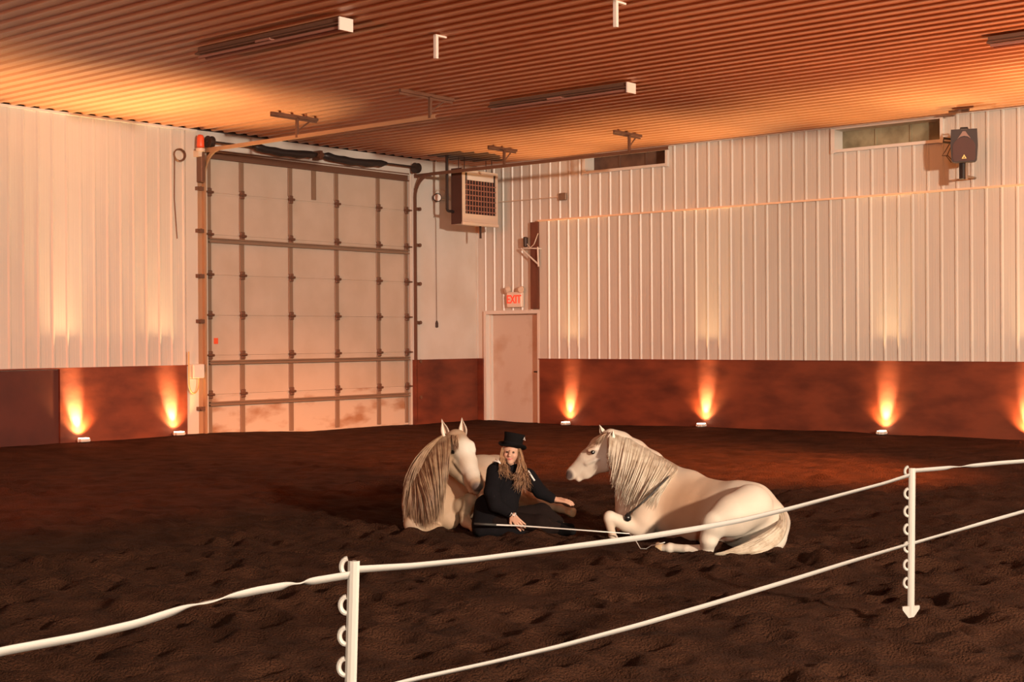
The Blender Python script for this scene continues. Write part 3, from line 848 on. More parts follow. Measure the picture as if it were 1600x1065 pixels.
for (px, py, d, lab, ln_), tp in zip(PD, tops):
    bs = tp.copy(); bs[2] = 0.0
    lean = RX * (0.03 if ln_ else 0.012)
    bs[:2] -= lean
    bs[2] = ground(bs[0], bs[1]) - 0.0
    bases.append(bs)
    make_post(bs, lab, tp[2] - bs[2], lean)

def ribbon(name, pts, width, twists, label, grp):
    P = np.array(pts)
    # resample as smooth curve
    t = np.linspace(0, 1, len(P)); n = 90 * (len(P) - 1) // 4 + 60
    tt = np.linspace(0, 1, n)
    co = np.stack([np.interp(tt, t, P[:, k]) for k in range(3)], 1)
    ker = np.ones(9) / 9
    for k in range(3):
        pad = np.concatenate([2 * co[0, k] - co[1:5, k][::-1], co[:, k], 2 * co[-1, k] - co[-5:-1, k][::-1]])
        co[:, k] = np.convolve(pad, ker, 'valid')
    vs = []
    for i in range(n):
        tg = co[min(i + 1, n - 1)] - co[max(i - 1, 0)]; tg /= np.linalg.norm(tg)
        side = np.cross(tg, [0, 0, 1]); side /= np.linalg.norm(side)
        up = np.cross(side, tg)
        a = twists(tt[i])
        w_ = up * math.cos(a) + side * math.sin(a); h_ = -up * math.sin(a) + side * math.cos(a)
        for sw, sh in ((-1, -1), (-1, 1), (1, 1), (1, -1)):
            vs.append(co[i] + w_ * sw * width / 2 + h_ * sh * 0.0022)
    fs = [(i * 4 + k, i * 4 + (k + 1) % 4, i * 4 + 4 + (k + 1) % 4, i * 4 + 4 + k) for i in range(n - 1) for k in range(4)]
    fs += [(3, 2, 1, 0), tuple((n - 1) * 4 + k for k in range(4))]
    tag(link(name, vs, fs, MT['tape'], None, True), label, 'fence tape', grp)

A, B = tops[0].copy(), tops[1].copy()
stp = B - A; 
def along(px, py):                 # point of the vertical fence plane A-B seen at a picture position
    r = ray(px, py); n2 = np.array([stp[1], -stp[0]])
    t = np.dot(A[:2] - CAM[:2], n2) / np.dot(r[:2], n2)
    return CAM + r * t
G_ = 'white fence tapes'
upper = [(-260, 1082), (0, 1017), (120, 995), (210, 974), (300, 945), (400, 922), (470, 910), (543, 898)]
ribbon('fence_tape', [along(*p_) for p_ in upper], 0.027, lambda t: 0.35 + 1.25 * math.exp(-((t - 0.60) / 0.05) ** 2) + 1.1 * math.exp(-((t - 0.84) / 0.03) ** 2), 'upper white fence tape running left from the left post, twisted', G_)
upper = [(556, 889), (640, 884), (740, 874), (830, 862), (920, 850), (1010, 838), (1090, 825), (1160, 812), (1230, 795), (1320, 771), (1380, 755), (1420, 742)]
ribbon('fence_tape', [along(*p_) for p_ in upper], 0.025, lambda t: 0.3 + 0.25 * math.sin(t * 9), 'upper white fence tape between the two posts, crossing the right horse', G_)
dR = W(1640, 717, 8.9); 
ribbon('fence_tape', [W(1426, 735, 8.28), W(1475, 731, 8.45), W(1510, 728, 8.55), W(1560, 723, 8.7), dR, W(1900, 700, 9.8)], 0.025, lambda t: 0.3 + 1.1 * math.exp(-((t - 0.33) / 0.08) ** 2), 'upper white fence tape running right from the right post', G_)
lower = [(500, 1100), (640, 1062), (760, 1036), (870, 1010), (1000, 975), (1110, 943), (1230, 907), (1330, 876), (1418, 850)]
ribbon('fence_tape', [along(*p_) for p_ in lower], 0.022, lambda t: 0.3 + 0.3 * math.sin(t * 7), 'lower white fence tape between the posts, in front of the sand', G_)
ribbon('fence_tape', [W(1423, 849, 8.28), W(1475, 834, 8.45), W(1540, 815, 8.65), W(1600, 798, 8.85), W(1900, 715, 9.8)], 0.022, lambda t: 0.3 + 0.2 * math.sin(t * 8), 'lower white fence tape running right from the right post', G_)

# ------------------------------------------------------------------ organic bodies: one smooth surface grown round a skeleton
def vec(a): return np.array(a, float)
LAT = None
class Body:
    def __init__(s): s.p = []
    def cone(s, a, ra, b, rb, k=0.03, flat=None, fl=1.0, sub=False):
        # a, b: (px, py, depth) seen from the camera or world point; radii in picture pixels at that depth
        A = W(*a); B = W(*b)
        s.p.append(('c', A, B, ra * a[2] / FPX, rb * b[2] / FPX, k, flat, fl, sub)); return s
    def wcone(s, A, B, ra, rb, k=0.01, flat=None, fl=1.0, sub=False):
        s.p.append(('c', vec(A), vec(B), ra, rb, k, flat, fl, sub)); return s
    def chain(s, pts, k=0.03, flat=None, fl=1.0):
        for (a, b) in zip(pts[:-1], pts[1:]):
            s.cone(a[:3], a[3], b[:3], b[3], k, flat, fl)
        return s
    def ball(s, a, r, k=0.03, flat=None, fl=1.0, sub=False):
        return s.cone(a, r, (a[0], a[1] + 0.01, a[2]), r, k, flat, fl, sub)
    def mesh(s, res):
        lo = np.min([np.minimum(q[1], q[2]) - max(q[3], q[4]) * max(1, q[7]) for q in s.p if not q[8]], 0) - 3 * res
        hi = np.max([np.maximum(q[1], q[2]) + max(q[3], q[4]) * max(1, q[7]) for q in s.p if not q[8]], 0) + 3 * res
        n = np.ceil((hi - lo) / res).astype(int) + 1
        D = np.full(n, 0.5, np.float32)
        ax = [lo[i] + res * np.arange(n[i]) for i in range(3)]
        for (_, A, B, ra, rb, k, flat, fl, sub) in s.p:
            m = max(ra, rb) * max(1, fl) + k + 2 * res
            i0 = np.maximum(((np.minimum(A, B) - m - lo) / res).astype(int), 0)
            i1 = np.minimum(((np.maximum(A, B) + m - lo) / res).astype(int) + 2, n)
            X = np.stack(np.meshgrid(*[ax[i][i0[i]:i1[i]] for i in range(3)], indexing='ij'), -1).astype(np.float32)
            P = X - A
            d = B - A
            if flat is not None:
                w = vec(flat); w = w / np.linalg.norm(w)
                P = P + (P @ w)[..., None] * w * (1 / fl - 1)
                d = d + np.dot(d, w) * w * (1 / fl - 1)
            t = np.clip((P @ d) / max(np.dot(d, d), 1e-9), 0, 1)
            q = np.linalg.norm(P - t[..., None] * d, axis=-1) - (ra + (rb - ra) * t)
            if fl < 1: q = q * (0.5 + 0.5 * fl)
            S = D[i0[0]:i1[0], i0[1]:i1[1], i0[2]:i1[2]]
            if sub: q = -q; h = np.clip(0.5 - 0.5 * (q - S) / k, 0, 1); R_ = S * h + q * (1 - h) + k * h * (1 - h)
            else: h = np.clip(0.5 + 0.5 * (q - S) / k, 0, 1); R_ = S * h + q * (1 - h) - k * h * (1 - h)
            if sub:
                h = np.clip(0.5 - 0.5 * (S - q) / k, 0, 1); R_ = S * (1 - h) + q * h + k * h * (1 - h)
            S[...] = R_
        return surface_nets(D, lo, res)

def surface_nets(D, lo, res):
    n = np.array(D.shape)
    ins = D < 0
    cnt = np.zeros(n - 1, np.int8)
    for a in (0, 1):
        for b in (0, 1):
            for c in (0, 1):
                cnt += ins[a:n[0] - 1 + a, b:n[1] - 1 + b, c:n[2] - 1 + c]
    cells = np.argwhere((cnt > 0) & (cnt < 8))
    vid = np.full(n - 1, -1, np.int64)
    vid[cells[:, 0], cells[:, 1], cells[:, 2]] = np.arange(len(cells))
    acc = np.zeros((len(cells), 3)); num = np.zeros(len(cells))
    cr = [(a, b, c) for a in (0, 1) for b in (0, 1) for c in (0, 1)]
    for p in cr:
        for ax_ in range(3):
            if p[ax_]: continue
            q = list(p); q[ax_] = 1
            d0 = D[cells[:, 0] + p[0], cells[:, 1] + p[1], cells[:, 2] + p[2]]
            d1 = D[cells[:, 0] + q[0], cells[:, 1] + q[1], cells[:, 2] + q[2]]
            m = (d0 < 0) != (d1 < 0)
            t = np.where(m, d0 / np.where(m, d0 - d1, 1), 0)
            pos = np.tile(np.array(p, float), (len(cells), 1)); pos[:, ax_] += t
            acc[m] += pos[m]; num[m] += 1
    V = lo + (cells + acc / num[:, None]) * res
    F = []
    for ax_ in range(3):
        o = [i for i in range(3) if i != ax_]
        sl0 = [slice(None)] * 3; sl1 = [slice(None)] * 3
        sl0[ax_] = slice(0, n[ax_] - 1); sl1[ax_] = slice(1, n[ax_])
        e = np.argwhere(ins[tuple(sl0)] != ins[tuple(sl1)])
        e = e[(e[:, o[0]] > 0) & (e[:, o[1]] > 0) & (e[:, o[0]] < n[o[0]] - 1) & (e[:, o[1]] < n[o[1]] - 1)]
        def g(da, db):
            q = e.copy(); q[:, o[0]] -= da; q[:, o[1]] -= db
            return vid[q[:, 0], q[:, 1], q[:, 2]]
        f = np.stack([g(1, 1), g(0, 1), g(0, 0), g(1, 0)], 1)
        s_in = ins[e[:, 0], e[:, 1], e[:, 2]]
        if ax_ == 1: s_in = ~s_in
        f[~s_in] = f[~s_in][:, ::-1]
        F.append(f)
    return V, np.concatenate(F)

def grow(body, name, m, parent, res, color=None):
    V, F = body.mesh(res)
    cols = None
    if color is not None: cols = np.clip(color(V), 0, 1)
    return link(name, V, F, m, parent, True, cols)

def pix(V):                         # where points of the place fall in the picture: only used to find body regions
    d = V - CAM
    X = d[:, :2] @ RX; Y = d[:, :2] @ FW
    return 800 + FPX * X / Y, HY - FPX * (d[:, 2] / Y + X / Y * math.tan(ROLL))

def near(V, p, r):                  # soft 0..1 mask of a round patch on the body around a point
    return np.clip(1.5 - np.linalg.norm(V - W(*p), axis=1) / r, 0, 1)[:, None]

def lerp(A, B, w): return A * (1 - w) + np.array(B) * w

def lock(mb, pts, r0, n=5, flat=0.45):
    P = [vec(p) for p in pts]
    m = len(P)
    rr = [r0 * (0.75 + 0.25 * math.sin(math.pi * min(1, i / (m - 1) * 1.6))) * (1 - (i / (m - 1)) ** 2.2 * 0.9) for i in range(m)]
    mb.tube(P, rr, n=n, cap=False)

def bez(a, b, c, d, n):
    t = np.linspace(0, 1, n)[:, None]
    return a * (1 - t) ** 3 + 3 * b * t * (1 - t) ** 2 + 3 * c * t * t * (1 - t) + d * t ** 3

def cam_dir(x, y, z=0.0):           # a direction given as right, away, up
    return np.array([RX[0] * x + FW[0] * y, RX[1] * x + FW[1] * y, z])

def ear(name, base, tip, width, front, m, parent):
    # cupped leaf-shaped ear, open towards `front`
    a, b = W(*base), W(*tip)
    ax_ = b - a; L = np.linalg.norm(ax_); ax_ = ax_ / L
    fr = vec(front); fr = fr - ax_ * np.dot(fr, ax_); fr /= np.linalg.norm(fr)
    sd = np.cross(ax_, fr)
    n, k = 10, 14
    outer, inner = [], []
    for i in range(n + 1):
        u = i / n
        w = width * (0.72 + 0.55 * math.sin(math.pi * min(u * 1.25, 1)) ) * (1 - u ** 2.6) + 0.002
        for j in range(k + 1):
            th = math.radians(-148 + 296 * j / k)
            outer.append(a + ax_ * (L * u) + sd * math.sin(th) * w * 0.9 - fr * math.cos(th) * w * 0.62)
            wi = max(w - 0.007, 0.0006)
            inner.append(a + ax_ * (L * u * 0.985 + 0.004) + sd * math.sin(th) * wi * 0.9 - fr * math.cos(th) * wi * 0.62)
    N = len(outer); K = k + 1
    fs = []
    for i in range(n):
        for j in range(k):
            q = i * K + j
            fs.append((q, q + 1, q + K + 1, q + K)); fs.append((N + q, N + q + K, N + q + K + 1, N + q + 1))
        for j in (0, k):
            q = i * K + j
            fs.append((q, q + K, N + q + K, N + q))
    for j in range(k):
        q = n * K + j; fs.append((q, q + 1, N + q + 1, N + q))
    cols = np.concatenate([np.tile([[0.74, 0.66, 0.55]], (N, 1)), np.tile([[0.50, 0.33, 0.24]], (N, 1))])
    return link(name, outer + inner, fs, m, parent, True, cols)

def eyeball(c, r, parent, m=None):
    b = MB()
    prof = [(r * math.sin(a), -r * math.cos(a)) for a in np.linspace(0.08, math.pi - 0.08, 9)]
    b.lathe(prof, W(*c), n=14)
    return b.build('eye', m or MT['eye'], parent, True)

def hoof(a, b, ra, rb, parent):
    A, B = W(*a), W(*b)
    d = B - A; L = np.linalg.norm(d)
    m = MB(); m.lathe([(ra * 0.8, -L * 0.15), (ra, 0), (rb, L * 0.8), (rb * 0.96, L), (rb * 0.5, L * 1.02)], A, d, 16)
    return m.build('hoof', MT['hoof'], parent, True)

# ================================================================== right horse, lying side-on with its head to the left
cw = W(1100, 800, 11.7); cw[2] = 0.0
rh = empty('horse', cw, 'white horse lying side-on at the right, head raised to the left and long mane hanging', 'horse', 'horses lying on the sand')
LR = cam_dir(0.67, 0.745)           # across the body
HLT = cam_dir(0.42, 0.91)           # across the head
B = Body()
B.chain([(1008, 782, 12.03, 50), (1048, 787, 11.87, 53), (1090, 800, 11.68, 49), (1130, 807, 11.5, 50), (1168, 807, 11.32, 51), (1186, 818, 11.24, 45)], 0.05, LR, 0.92)
B.chain([(1052, 748, 11.88, 15), (1078, 756, 11.76, 15), (1110, 774, 11.6, 16), (1150, 776, 11.4, 17), (1178, 780, 11.3, 15)], 0.10)
B.cone((1196, 822, 11.2), 36, (1200, 840, 11.15), 26, 0.05)
B.cone((1028, 760, 11.8), 26, (1004, 812, 11.72), 23, 0.06)           # shoulder
B.cone((985, 800, 11.95), 24, (1012, 838, 11.95), 18, 0.06)           # breast
B.chain([(1003, 826, 11.70, 16), (975, 818, 11.66, 11.5), (955, 809, 11.62, 9.5)], 0.025)   # forearm
B.ball((951, 807, 11.61), 9.6, 0.015)
B.chain([(949, 811, 11.60, 7.4), (955, 836, 11.64, 6.0), (962, 848, 11.68, 6.5)], 0.012)
B.chain([(1010, 836, 12.1, 14), (985, 828, 12.15, 10), (968, 818, 12.15, 8), (968, 838, 12.1, 6)], 0.02)  # far foreleg
B.chain([(1172, 790, 11.08, 34), (1142, 806, 10.98, 31), (1117, 818, 10.92, 22)], 0.05)     # near thigh to stifle
B.chain([(1112, 822, 10.92, 18), (1106, 842, 10.92, 13.5), (1103, 855, 10.95, 10.5)], 0.03) # gaskin
B.ball((1104, 857, 10.96), 9.5, 0.02)
B.chain([(1100, 858, 10.98, 8.2), (1072, 857.5, 11.05, 6.6), (1050, 855.5, 11.12, 6.6)], 0.015)
B.ball((1045, 855.5, 11.13), 8.2, 0.012)
B.chain([(1043, 856, 11.13, 6.0), (1033, 856, 11.16, 5.6)], 0.01)
# neck
B.chain([(1022, 758, 11.97, 42), (1004, 742, 12.03, 37), (984, 722, 12.1, 30), (966, 706, 12.14, 25), (955, 694, 12.16, 19)], 0.05, LR, 0.50)
B.chain([(1052, 745, 11.88, 10), (1022, 718, 12.0, 9), (995, 700, 12.08, 9), (972, 686, 12.14, 8), (953, 678, 12.16, 7)], 0.06)
# head
B.chain([(950, 690, 12.16, 16.5), (936, 697, 12.18, 16)], 0.03, HLT, 0.72)
B.ball((943, 716, 12.17), 21.5, 0.03, HLT, 0.52)
B.chain([(934, 703, 12.18, 17), (916, 717, 12.22, 13.5), (899, 735, 12.27, 11.5)], 0.02, HLT, 0.60)
B.chain([(936, 723, 12.18, 15), (915, 738, 12.23, 9), (903, 745, 12.26, 6.5)], 0.02, HLT, 0.55)
B.ball((893, 739, 12.285), 10, 0.015, HLT, 0.8)
B.ball((889, 744, 12.29), 6.3, 0.01, HLT, 0.9)
B.ball((903, 747.5, 12.26), 5.2, 0.008, HLT, 0.9)
B.cone((919, 703.2, 12.135), 3.0, (929, 701, 12.12), 3.4, 0.02)        # brow ridge
B.cone((915, 724, 12.175), 2.2, (934, 716, 12.12), 2.6, 0.025)         # facial crest
B.cone((880, 748.5, 12.26), 0.9, (904, 743.5, 12.14), 0.9, 0.005, sub=True)  # mouth line
B.ball((887.5, 738.5, 12.205), 2.7, 0.006, sub=True)                  # nostril
B.ball((925.5, 706.5, 12.085), 3.2, 0.01, sub=True)
def coat_r(V):
    px, py = pix(V)
    c = np.tile([[0.60, 0.53, 0.44]], (len(V), 1))
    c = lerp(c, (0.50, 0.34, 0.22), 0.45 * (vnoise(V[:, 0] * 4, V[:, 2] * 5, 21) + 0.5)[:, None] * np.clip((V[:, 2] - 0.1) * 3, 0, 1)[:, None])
    for p, r, w in (((1060, 800, 11.5), 0.30, .75), ((1085, 765, 11.5), 0.22, .45), ((925, 690, 12.1), 0.09, .6), ((915, 705, 12.1), 0.07, .45), ((1010, 700, 12), 0.1, .25), ((985, 815, 11.7), 0.12, .35), ((952, 830, 11.6), 0.1, .4)):  # big barrel patch: the rump's shadow painted into the coat as brown
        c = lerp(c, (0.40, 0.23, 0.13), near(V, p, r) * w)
    c = lerp(c, (0.64, 0.60, 0.54), near(V, (943, 716, 12.05), 0.11) * .9)
    c = lerp(c, (0.10, 0.075, 0.07), np.clip(near(V, (886, 742, 12.25), 0.040) * 1.6, 0, 1))
    c = lerp(c, (0.08, 0.06, 0.055), np.clip(near(V, (895, 747, 12.2), 0.022) * 1.4, 0, 1))
    c = lerp(c, (0.12, 0.08, 0.06), np.clip(near(V, (925.5, 706, 12.06), 0.020) * 1.2, 0, 1))
    return c
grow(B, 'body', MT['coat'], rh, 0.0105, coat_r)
eyeball((925.3, 706.2, 12.118), 0.019, rh)
ear('ear', (944, 682, 12.22), (936, 663.5, 12.22), 0.030, cam_dir(-0.8, -0.6), MT['coat'], rh)
ear('ear', (953, 691, 12.07), (957, 671, 12.05), 0.036, cam_dir(-0.55, -0.83), MT['coat'], rh)
hoof((1034, 856, 11.16), (1025, 855.5, 11.19), 0.034, 0.045, rh)
hoof((962, 850, 11.68), (966, 858, 11.70), 0.033, 0.042, rh)
# mane falling over the near side of the neck
mb = MB(); hr = random.Random(3)
for i in range(560):
    u = i / 559 + hr.uniform(-.01, .01); u = min(max(u, 0), 1)
    ex_ = 952 + (1060 - 952) * u; ey_ = np.interp(u, [0, .3, .65, 1], [677, 689, 711, 733])
    dd = 12.14 - 0.27 * u
    L = np.interp(u, [0, .12, .3, .6, .85, 1], [38, 78, 92, 95, 80, 45]) * hr.uniform(0.72, 1.08)
    drift = np.interp(u, [0, .2, .6, 1], [-4, -12, -30, -38]) * hr.uniform(0.7, 1.2)
    hw = np.interp(u, [0, .4, .8, 1], [.10, .145, .20, .17])
    o_ = hr.uniform(0.0, 0.03)
    a = W(ex_, ey_ - 3, dd + 0.01)
    b_ = W(ex_ + drift * .06, ey_ + 4, dd - hw * 1.05 - o_)
    c_ = W(ex_ + drift * .5 + hr.uniform(-3, 3), ey_ + L * .55, dd - hw * 1.32 - o_)
    d_ = W(ex_ + drift + hr.uniform(-3, 3), ey_ + L, dd - hw * 1.42 - o_)
    lock(mb, bez(a, b_, c_, d_, 9), hr.uniform(0.008, 0.014), n=4)
mb.build('mane', MT['mane_w'], rh, True)
mb = MB()
for i in range(26):
    a = W(951 + hr.uniform(-4, 4), 676 + hr.uniform(-1, 2), 12.16 + hr.uniform(-.03, .03)); e_ = W(934 + hr.uniform(-7, 5), 688 + hr.uniform(0, 9), 12.10 + hr.uniform(-.02, .02))
    lock(mb, bez(a, a + cam_dir(-.03, -.02, .02), e_ + cam_dir(0.01, -.01, .03), e_, 6), 0.007, n=4)
mb.build('forelock', MT['mane_t'], rh, True)
mb = MB()
for i in range(330):
    v = hr.random()
    a = W(1218 + hr.uniform(-6, 5), 798 + 18 * v + hr.uniform(-3, 3), 11.12 + hr.uniform(-.03, .05))
    b_ = W(1238 - 16 * v, 840 - 22 * v, 10.93 - .06 * v + hr.uniform(-.04, .04))
    c_ = W(1205 - 12 * v + hr.uniform(-6, 6), 864 - 24 * v, 10.72 + hr.uniform(-.03, .03))
    ex2 = hr.uniform(1114, 1170)
    d_ = W(ex2, 867 - (ex2 - 1114) * 0.22 * v + hr.uniform(-3, 1), 10.80 + hr.uniform(-.04, .05))
    lock(mb, bez(a, b_, c_, d_, 13), hr.uniform(0.010, 0.018), n=4)
mb.build('tail', MT['mane_w'], rh, True)

# neck cord with a bell, worn by the right horse
nc = empty('neck_cord', W(1000, 790, 11.9), 'dark neck cord with a small dark bell round the right horse\'s neck', 'neck cord')
mb = MB()
pts = [W(1060, 729, 11.98), W(1053, 735, 11.76), W(1040, 748, 11.64), W(1026, 762, 11.575), W(1012, 776, 11.56), W(1000, 787, 11.555), (W(988, 797, 11.60)), W(980, 803, 11.68), W(977, 800, 12.0), W(985, 790, 12.3), W(1020, 765, 12.33), W(1050, 737, 12.15), W(1060, 729, 11.98)]
P_ = np.array(pts); tq = np.linspace(0, len(P_) - 1, 70)
sm = np.stack([np.interp(tq, np.arange(len(P_)), P_[:, k]) for k in range(3)], 1)
mb.tube(list(sm), 0.0085, n=6); mb.build('cord', MT['cord'], nc, True)
mb = MB(); mb.lathe([(0.006, 0.035), (0.012, 0.03), (0.025, 0.018), (0.033, 0.0), (0.03, -0.02), (0.015, -0.033), (0.004, -0.036)], W(979, 808, 11.60), n=16); mb.build('bell', MT['bell'], nc, True)

# ================================================================== left horse, lying behind the woman and facing the camera
cw = W(690, 800, 12.7); cw[2] = 0.0
lh = empty('horse', cw, 'cream horse lying at the left behind the woman, facing the camera with both ears up', 'horse', 'horses lying on the sand')
B = Body()
LX = cam_dir(0.86, -0.5)            # across the body
B.chain([(672, 786, 12.55, 42), (690, 778, 12.85, 45), (720, 764, 13.2, 45), (752, 755, 13.6, 43), (772, 752, 13.85, 42)], 0.05)
B.chain([(655, 800, 12.5, 27), (648, 815, 12.4, 17)], 0.06)
B.cone((690, 800, 12.5), 26, (700, 812, 12.45), 16, 0.06)
B.chain([(652, 800, 12.40, 20), (645, 818, 12.25, 15), (652, 824, 12.2, 11), (680, 826, 12.35, 8)], 0.03)
B.chain([(702, 800, 12.55, 17), (720, 790, 12.42, 13), (733, 780, 12.35, 10)], 0.03)
B.ball((733, 780, 12.33), 10.5, 0.02)
B.chain([(731, 784, 12.33, 9), (724, 803, 12.34, 7.5), (726, 815, 12.3, 8.5), (735, 822, 12.25, 6)], 0.015)
# hind leg reaching out beyond the woman
B.chain([(790, 772, 13.6, 26), (822, 783, 13.5, 14), (840, 787, 13.4, 7.5), (868, 793, 13.35, 6.3)], 0.03)
B.ball((873, 794, 13.33), 7.6, 0.015)
B.cone((876, 795, 13.33), 6.2, (884, 798, 13.3), 6.0, 0.01)
B.chain([(660, 782, 12.5, 36), (664, 752, 12.5, 31), (677, 722, 12.52, 26), (692, 703, 12.54, 20), (705, 692, 12.56, 15)], 0.05, cam_dir(0.85, 0.5), 0.85)
# head
HL = cam_dir(0.80, 0.60)
B.chain([(712, 688, 12.52, 18), (716, 700, 12.46, 19)], 0.03)
B.ball((706, 720, 12.45), 17.5, 0.03)
B.ball((726, 712, 12.50), 15, 0.03)
B.chain([(718, 700, 12.44, 20), (729, 722, 12.36, 15.5), (738, 745, 12.27, 12), (742, 754, 12.22, 11)], 0.025)
B.chain([(708, 728, 12.44, 15), (722, 745, 12.35, 9.5), (734, 759, 12.28, 7)], 0.02)
B.ball((744, 757, 12.20), 10.5, 0.015)
B.ball((742, 765, 12.22), 7.2, 0.01)
B.ball((735, 765, 12.26), 5.6, 0.01)
B.cone((703, 700.5, 12.365), 3.4, (710, 702, 12.345), 3.4, 0.02)
B.cone((735, 695, 12.42), 6, (737, 702, 12.40), 5.5, 0.03)
B.cone((709, 721, 12.345), 2.6, (723, 739, 12.285), 2.2, 0.025)
B.ball((707, 706, 12.315), 3.2, 0.01, sub=True)
B.ball((737.5, 755.5, 12.10), 3.0, 0.006, sub=True)
B.ball((750, 754, 12.12), 2.6, 0.006, sub=True)
B.cone((728, 766, 12.16), 0.8, (746, 763.5, 12.10), 0.8, 0.005, sub=True)
def coat_l(V):
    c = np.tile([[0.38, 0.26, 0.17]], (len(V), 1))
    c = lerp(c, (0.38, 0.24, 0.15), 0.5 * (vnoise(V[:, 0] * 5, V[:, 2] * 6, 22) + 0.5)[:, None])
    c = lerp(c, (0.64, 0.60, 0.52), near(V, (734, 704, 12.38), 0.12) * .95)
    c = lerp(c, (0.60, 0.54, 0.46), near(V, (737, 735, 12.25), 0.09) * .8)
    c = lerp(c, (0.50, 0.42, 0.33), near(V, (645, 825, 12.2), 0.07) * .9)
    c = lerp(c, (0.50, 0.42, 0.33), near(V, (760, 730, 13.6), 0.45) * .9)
    c = lerp(c, (0.42, 0.22, 0.12), near(V, (710, 686, 12.4), 0.045) * .8)
    c = lerp(c, (0.42, 0.26, 0.15), near(V, (702, 715, 12.35), 0.06) * .5)
    c = lerp(c, (0.10, 0.07, 0.06), np.clip(near(V, (744, 763, 12.14), 0.050) * 1.5, 0, 1))
    c = lerp(c, (0.07, 0.05, 0.045), np.clip(near(V, (737.5, 756, 12.12), 0.018) * 1.4, 0, 1))
    c = lerp(c, (0.12, 0.08, 0.06), np.clip(near(V, (707, 706, 12.29), 0.021) * 1.3, 0, 1))
    return c
grow(B, 'body', MT['coat'], lh, 0.0105, coat_l)
eyeball((707.2, 705.8, 12.345), 0.019, lh)
ear('ear', (697, 684, 12.52), (689.5, 654.5, 12.50), 0.036, cam_dir(0.55, -0.83), MT['coat'], lh)
ear('ear', (723, 683, 12.55), (721, 652, 12.55), 0.037, cam_dir(0.45, -0.9), MT['coat'], lh)
hoof((884, 798, 13.3), (895, 801, 13.25), 0.036, 0.046, lh)
hoof((735, 822, 12.25), (741, 827, 12.22), 0.033, 0.040, lh)
mb = MB(); hr = random.Random(8)
for i in range(800):
    u = hr.random()
    ax0 = np.interp(u, [0, .35, .7, 1], [702, 683, 664, 646]); ay0 = np.interp(u, [0, .35, .7, 1], [677, 687, 706, 733])
    f_ = hr.random()
    tx = np.interp(u, [0, .5, 1], [648, 636, 629]) + f_ * np.interp(u, [0, .5, 1], [48, 50, 46])
    ty = np.interp(u, [0, .3, .7, 1], [770, 800, 812, 816]) + hr.uniform(-12, 12)
    ty = min(ty, 828)
    sp_ = np.interp(u, [0, .5, 1], [.24, .36, .42]) * (0.62 + 0.48 * f_) + hr.uniform(0, .03)
    a = W(ax0, ay0, 12.52)
    b_ = W(ax0 - 3 + f_ * 5, ay0 + 7, 12.50 - sp_ * .75)
    c_ = W(ax0 * .35 + tx * .65 + f_ * 4, ay0 * .5 + ty * .5, 12.50 - sp_ * 1.15)
    d_ = W(tx + hr.uniform(-2, 2), ty, 12.50 - sp_ * 1.0)
    lock(mb, bez(a, b_, c_, d_, 10), hr.uniform(0.007, 0.014), n=4)
for i in range(300):
    u = hr.random()
    ax0 = np.interp(u, [0, .3, .6, 1], [694, 680, 660, 642]); ay0 = np.interp(u, [0, .3, .6, 1], [677, 686, 704, 735])
    tx = hr.uniform(627, 648); ty = min(np.interp(u, [0, .5, 1], [760, 800, 815]) + hr.uniform(-15, 12), 828)
    a = W(ax0 + 2, ay0, 12.55); o_ = hr.uniform(0, .05)
    b_ = W(ax0 - 9, ay0 + 6, 12.44 - o_); c_ = W(tx - 1 + (ax0 - tx) * .15, ay0 * .5 + ty * .5 - 8, 12.36 - o_ * 2); d_ = W(tx, ty, 12.30 - o_ * 2)
    lock(mb, bez(a, b_, c_, d_, 10), hr.uniform(0.008, 0.014), n=4)
mb.build('mane', MT['mane_t'], lh, True)
mb = MB()
for i in range(40):
    a = W(708 + hr.uniform(-5, 5), 680 + hr.uniform(-1, 2), 12.5 + hr.uniform(-.03, .02)); e_ = W(711 + hr.uniform(-5, 5), 700 + hr.uniform(-4, 8), 12.29 + hr.uniform(-.01, .02))
    lock(mb, bez(a, a + cam_dir(0, -.09, .01), e_ + cam_dir(0.0, -.03, .04), e_, 6), 0.007, n=4)
mb.build('forelock', MT['mane_t'], lh, True)

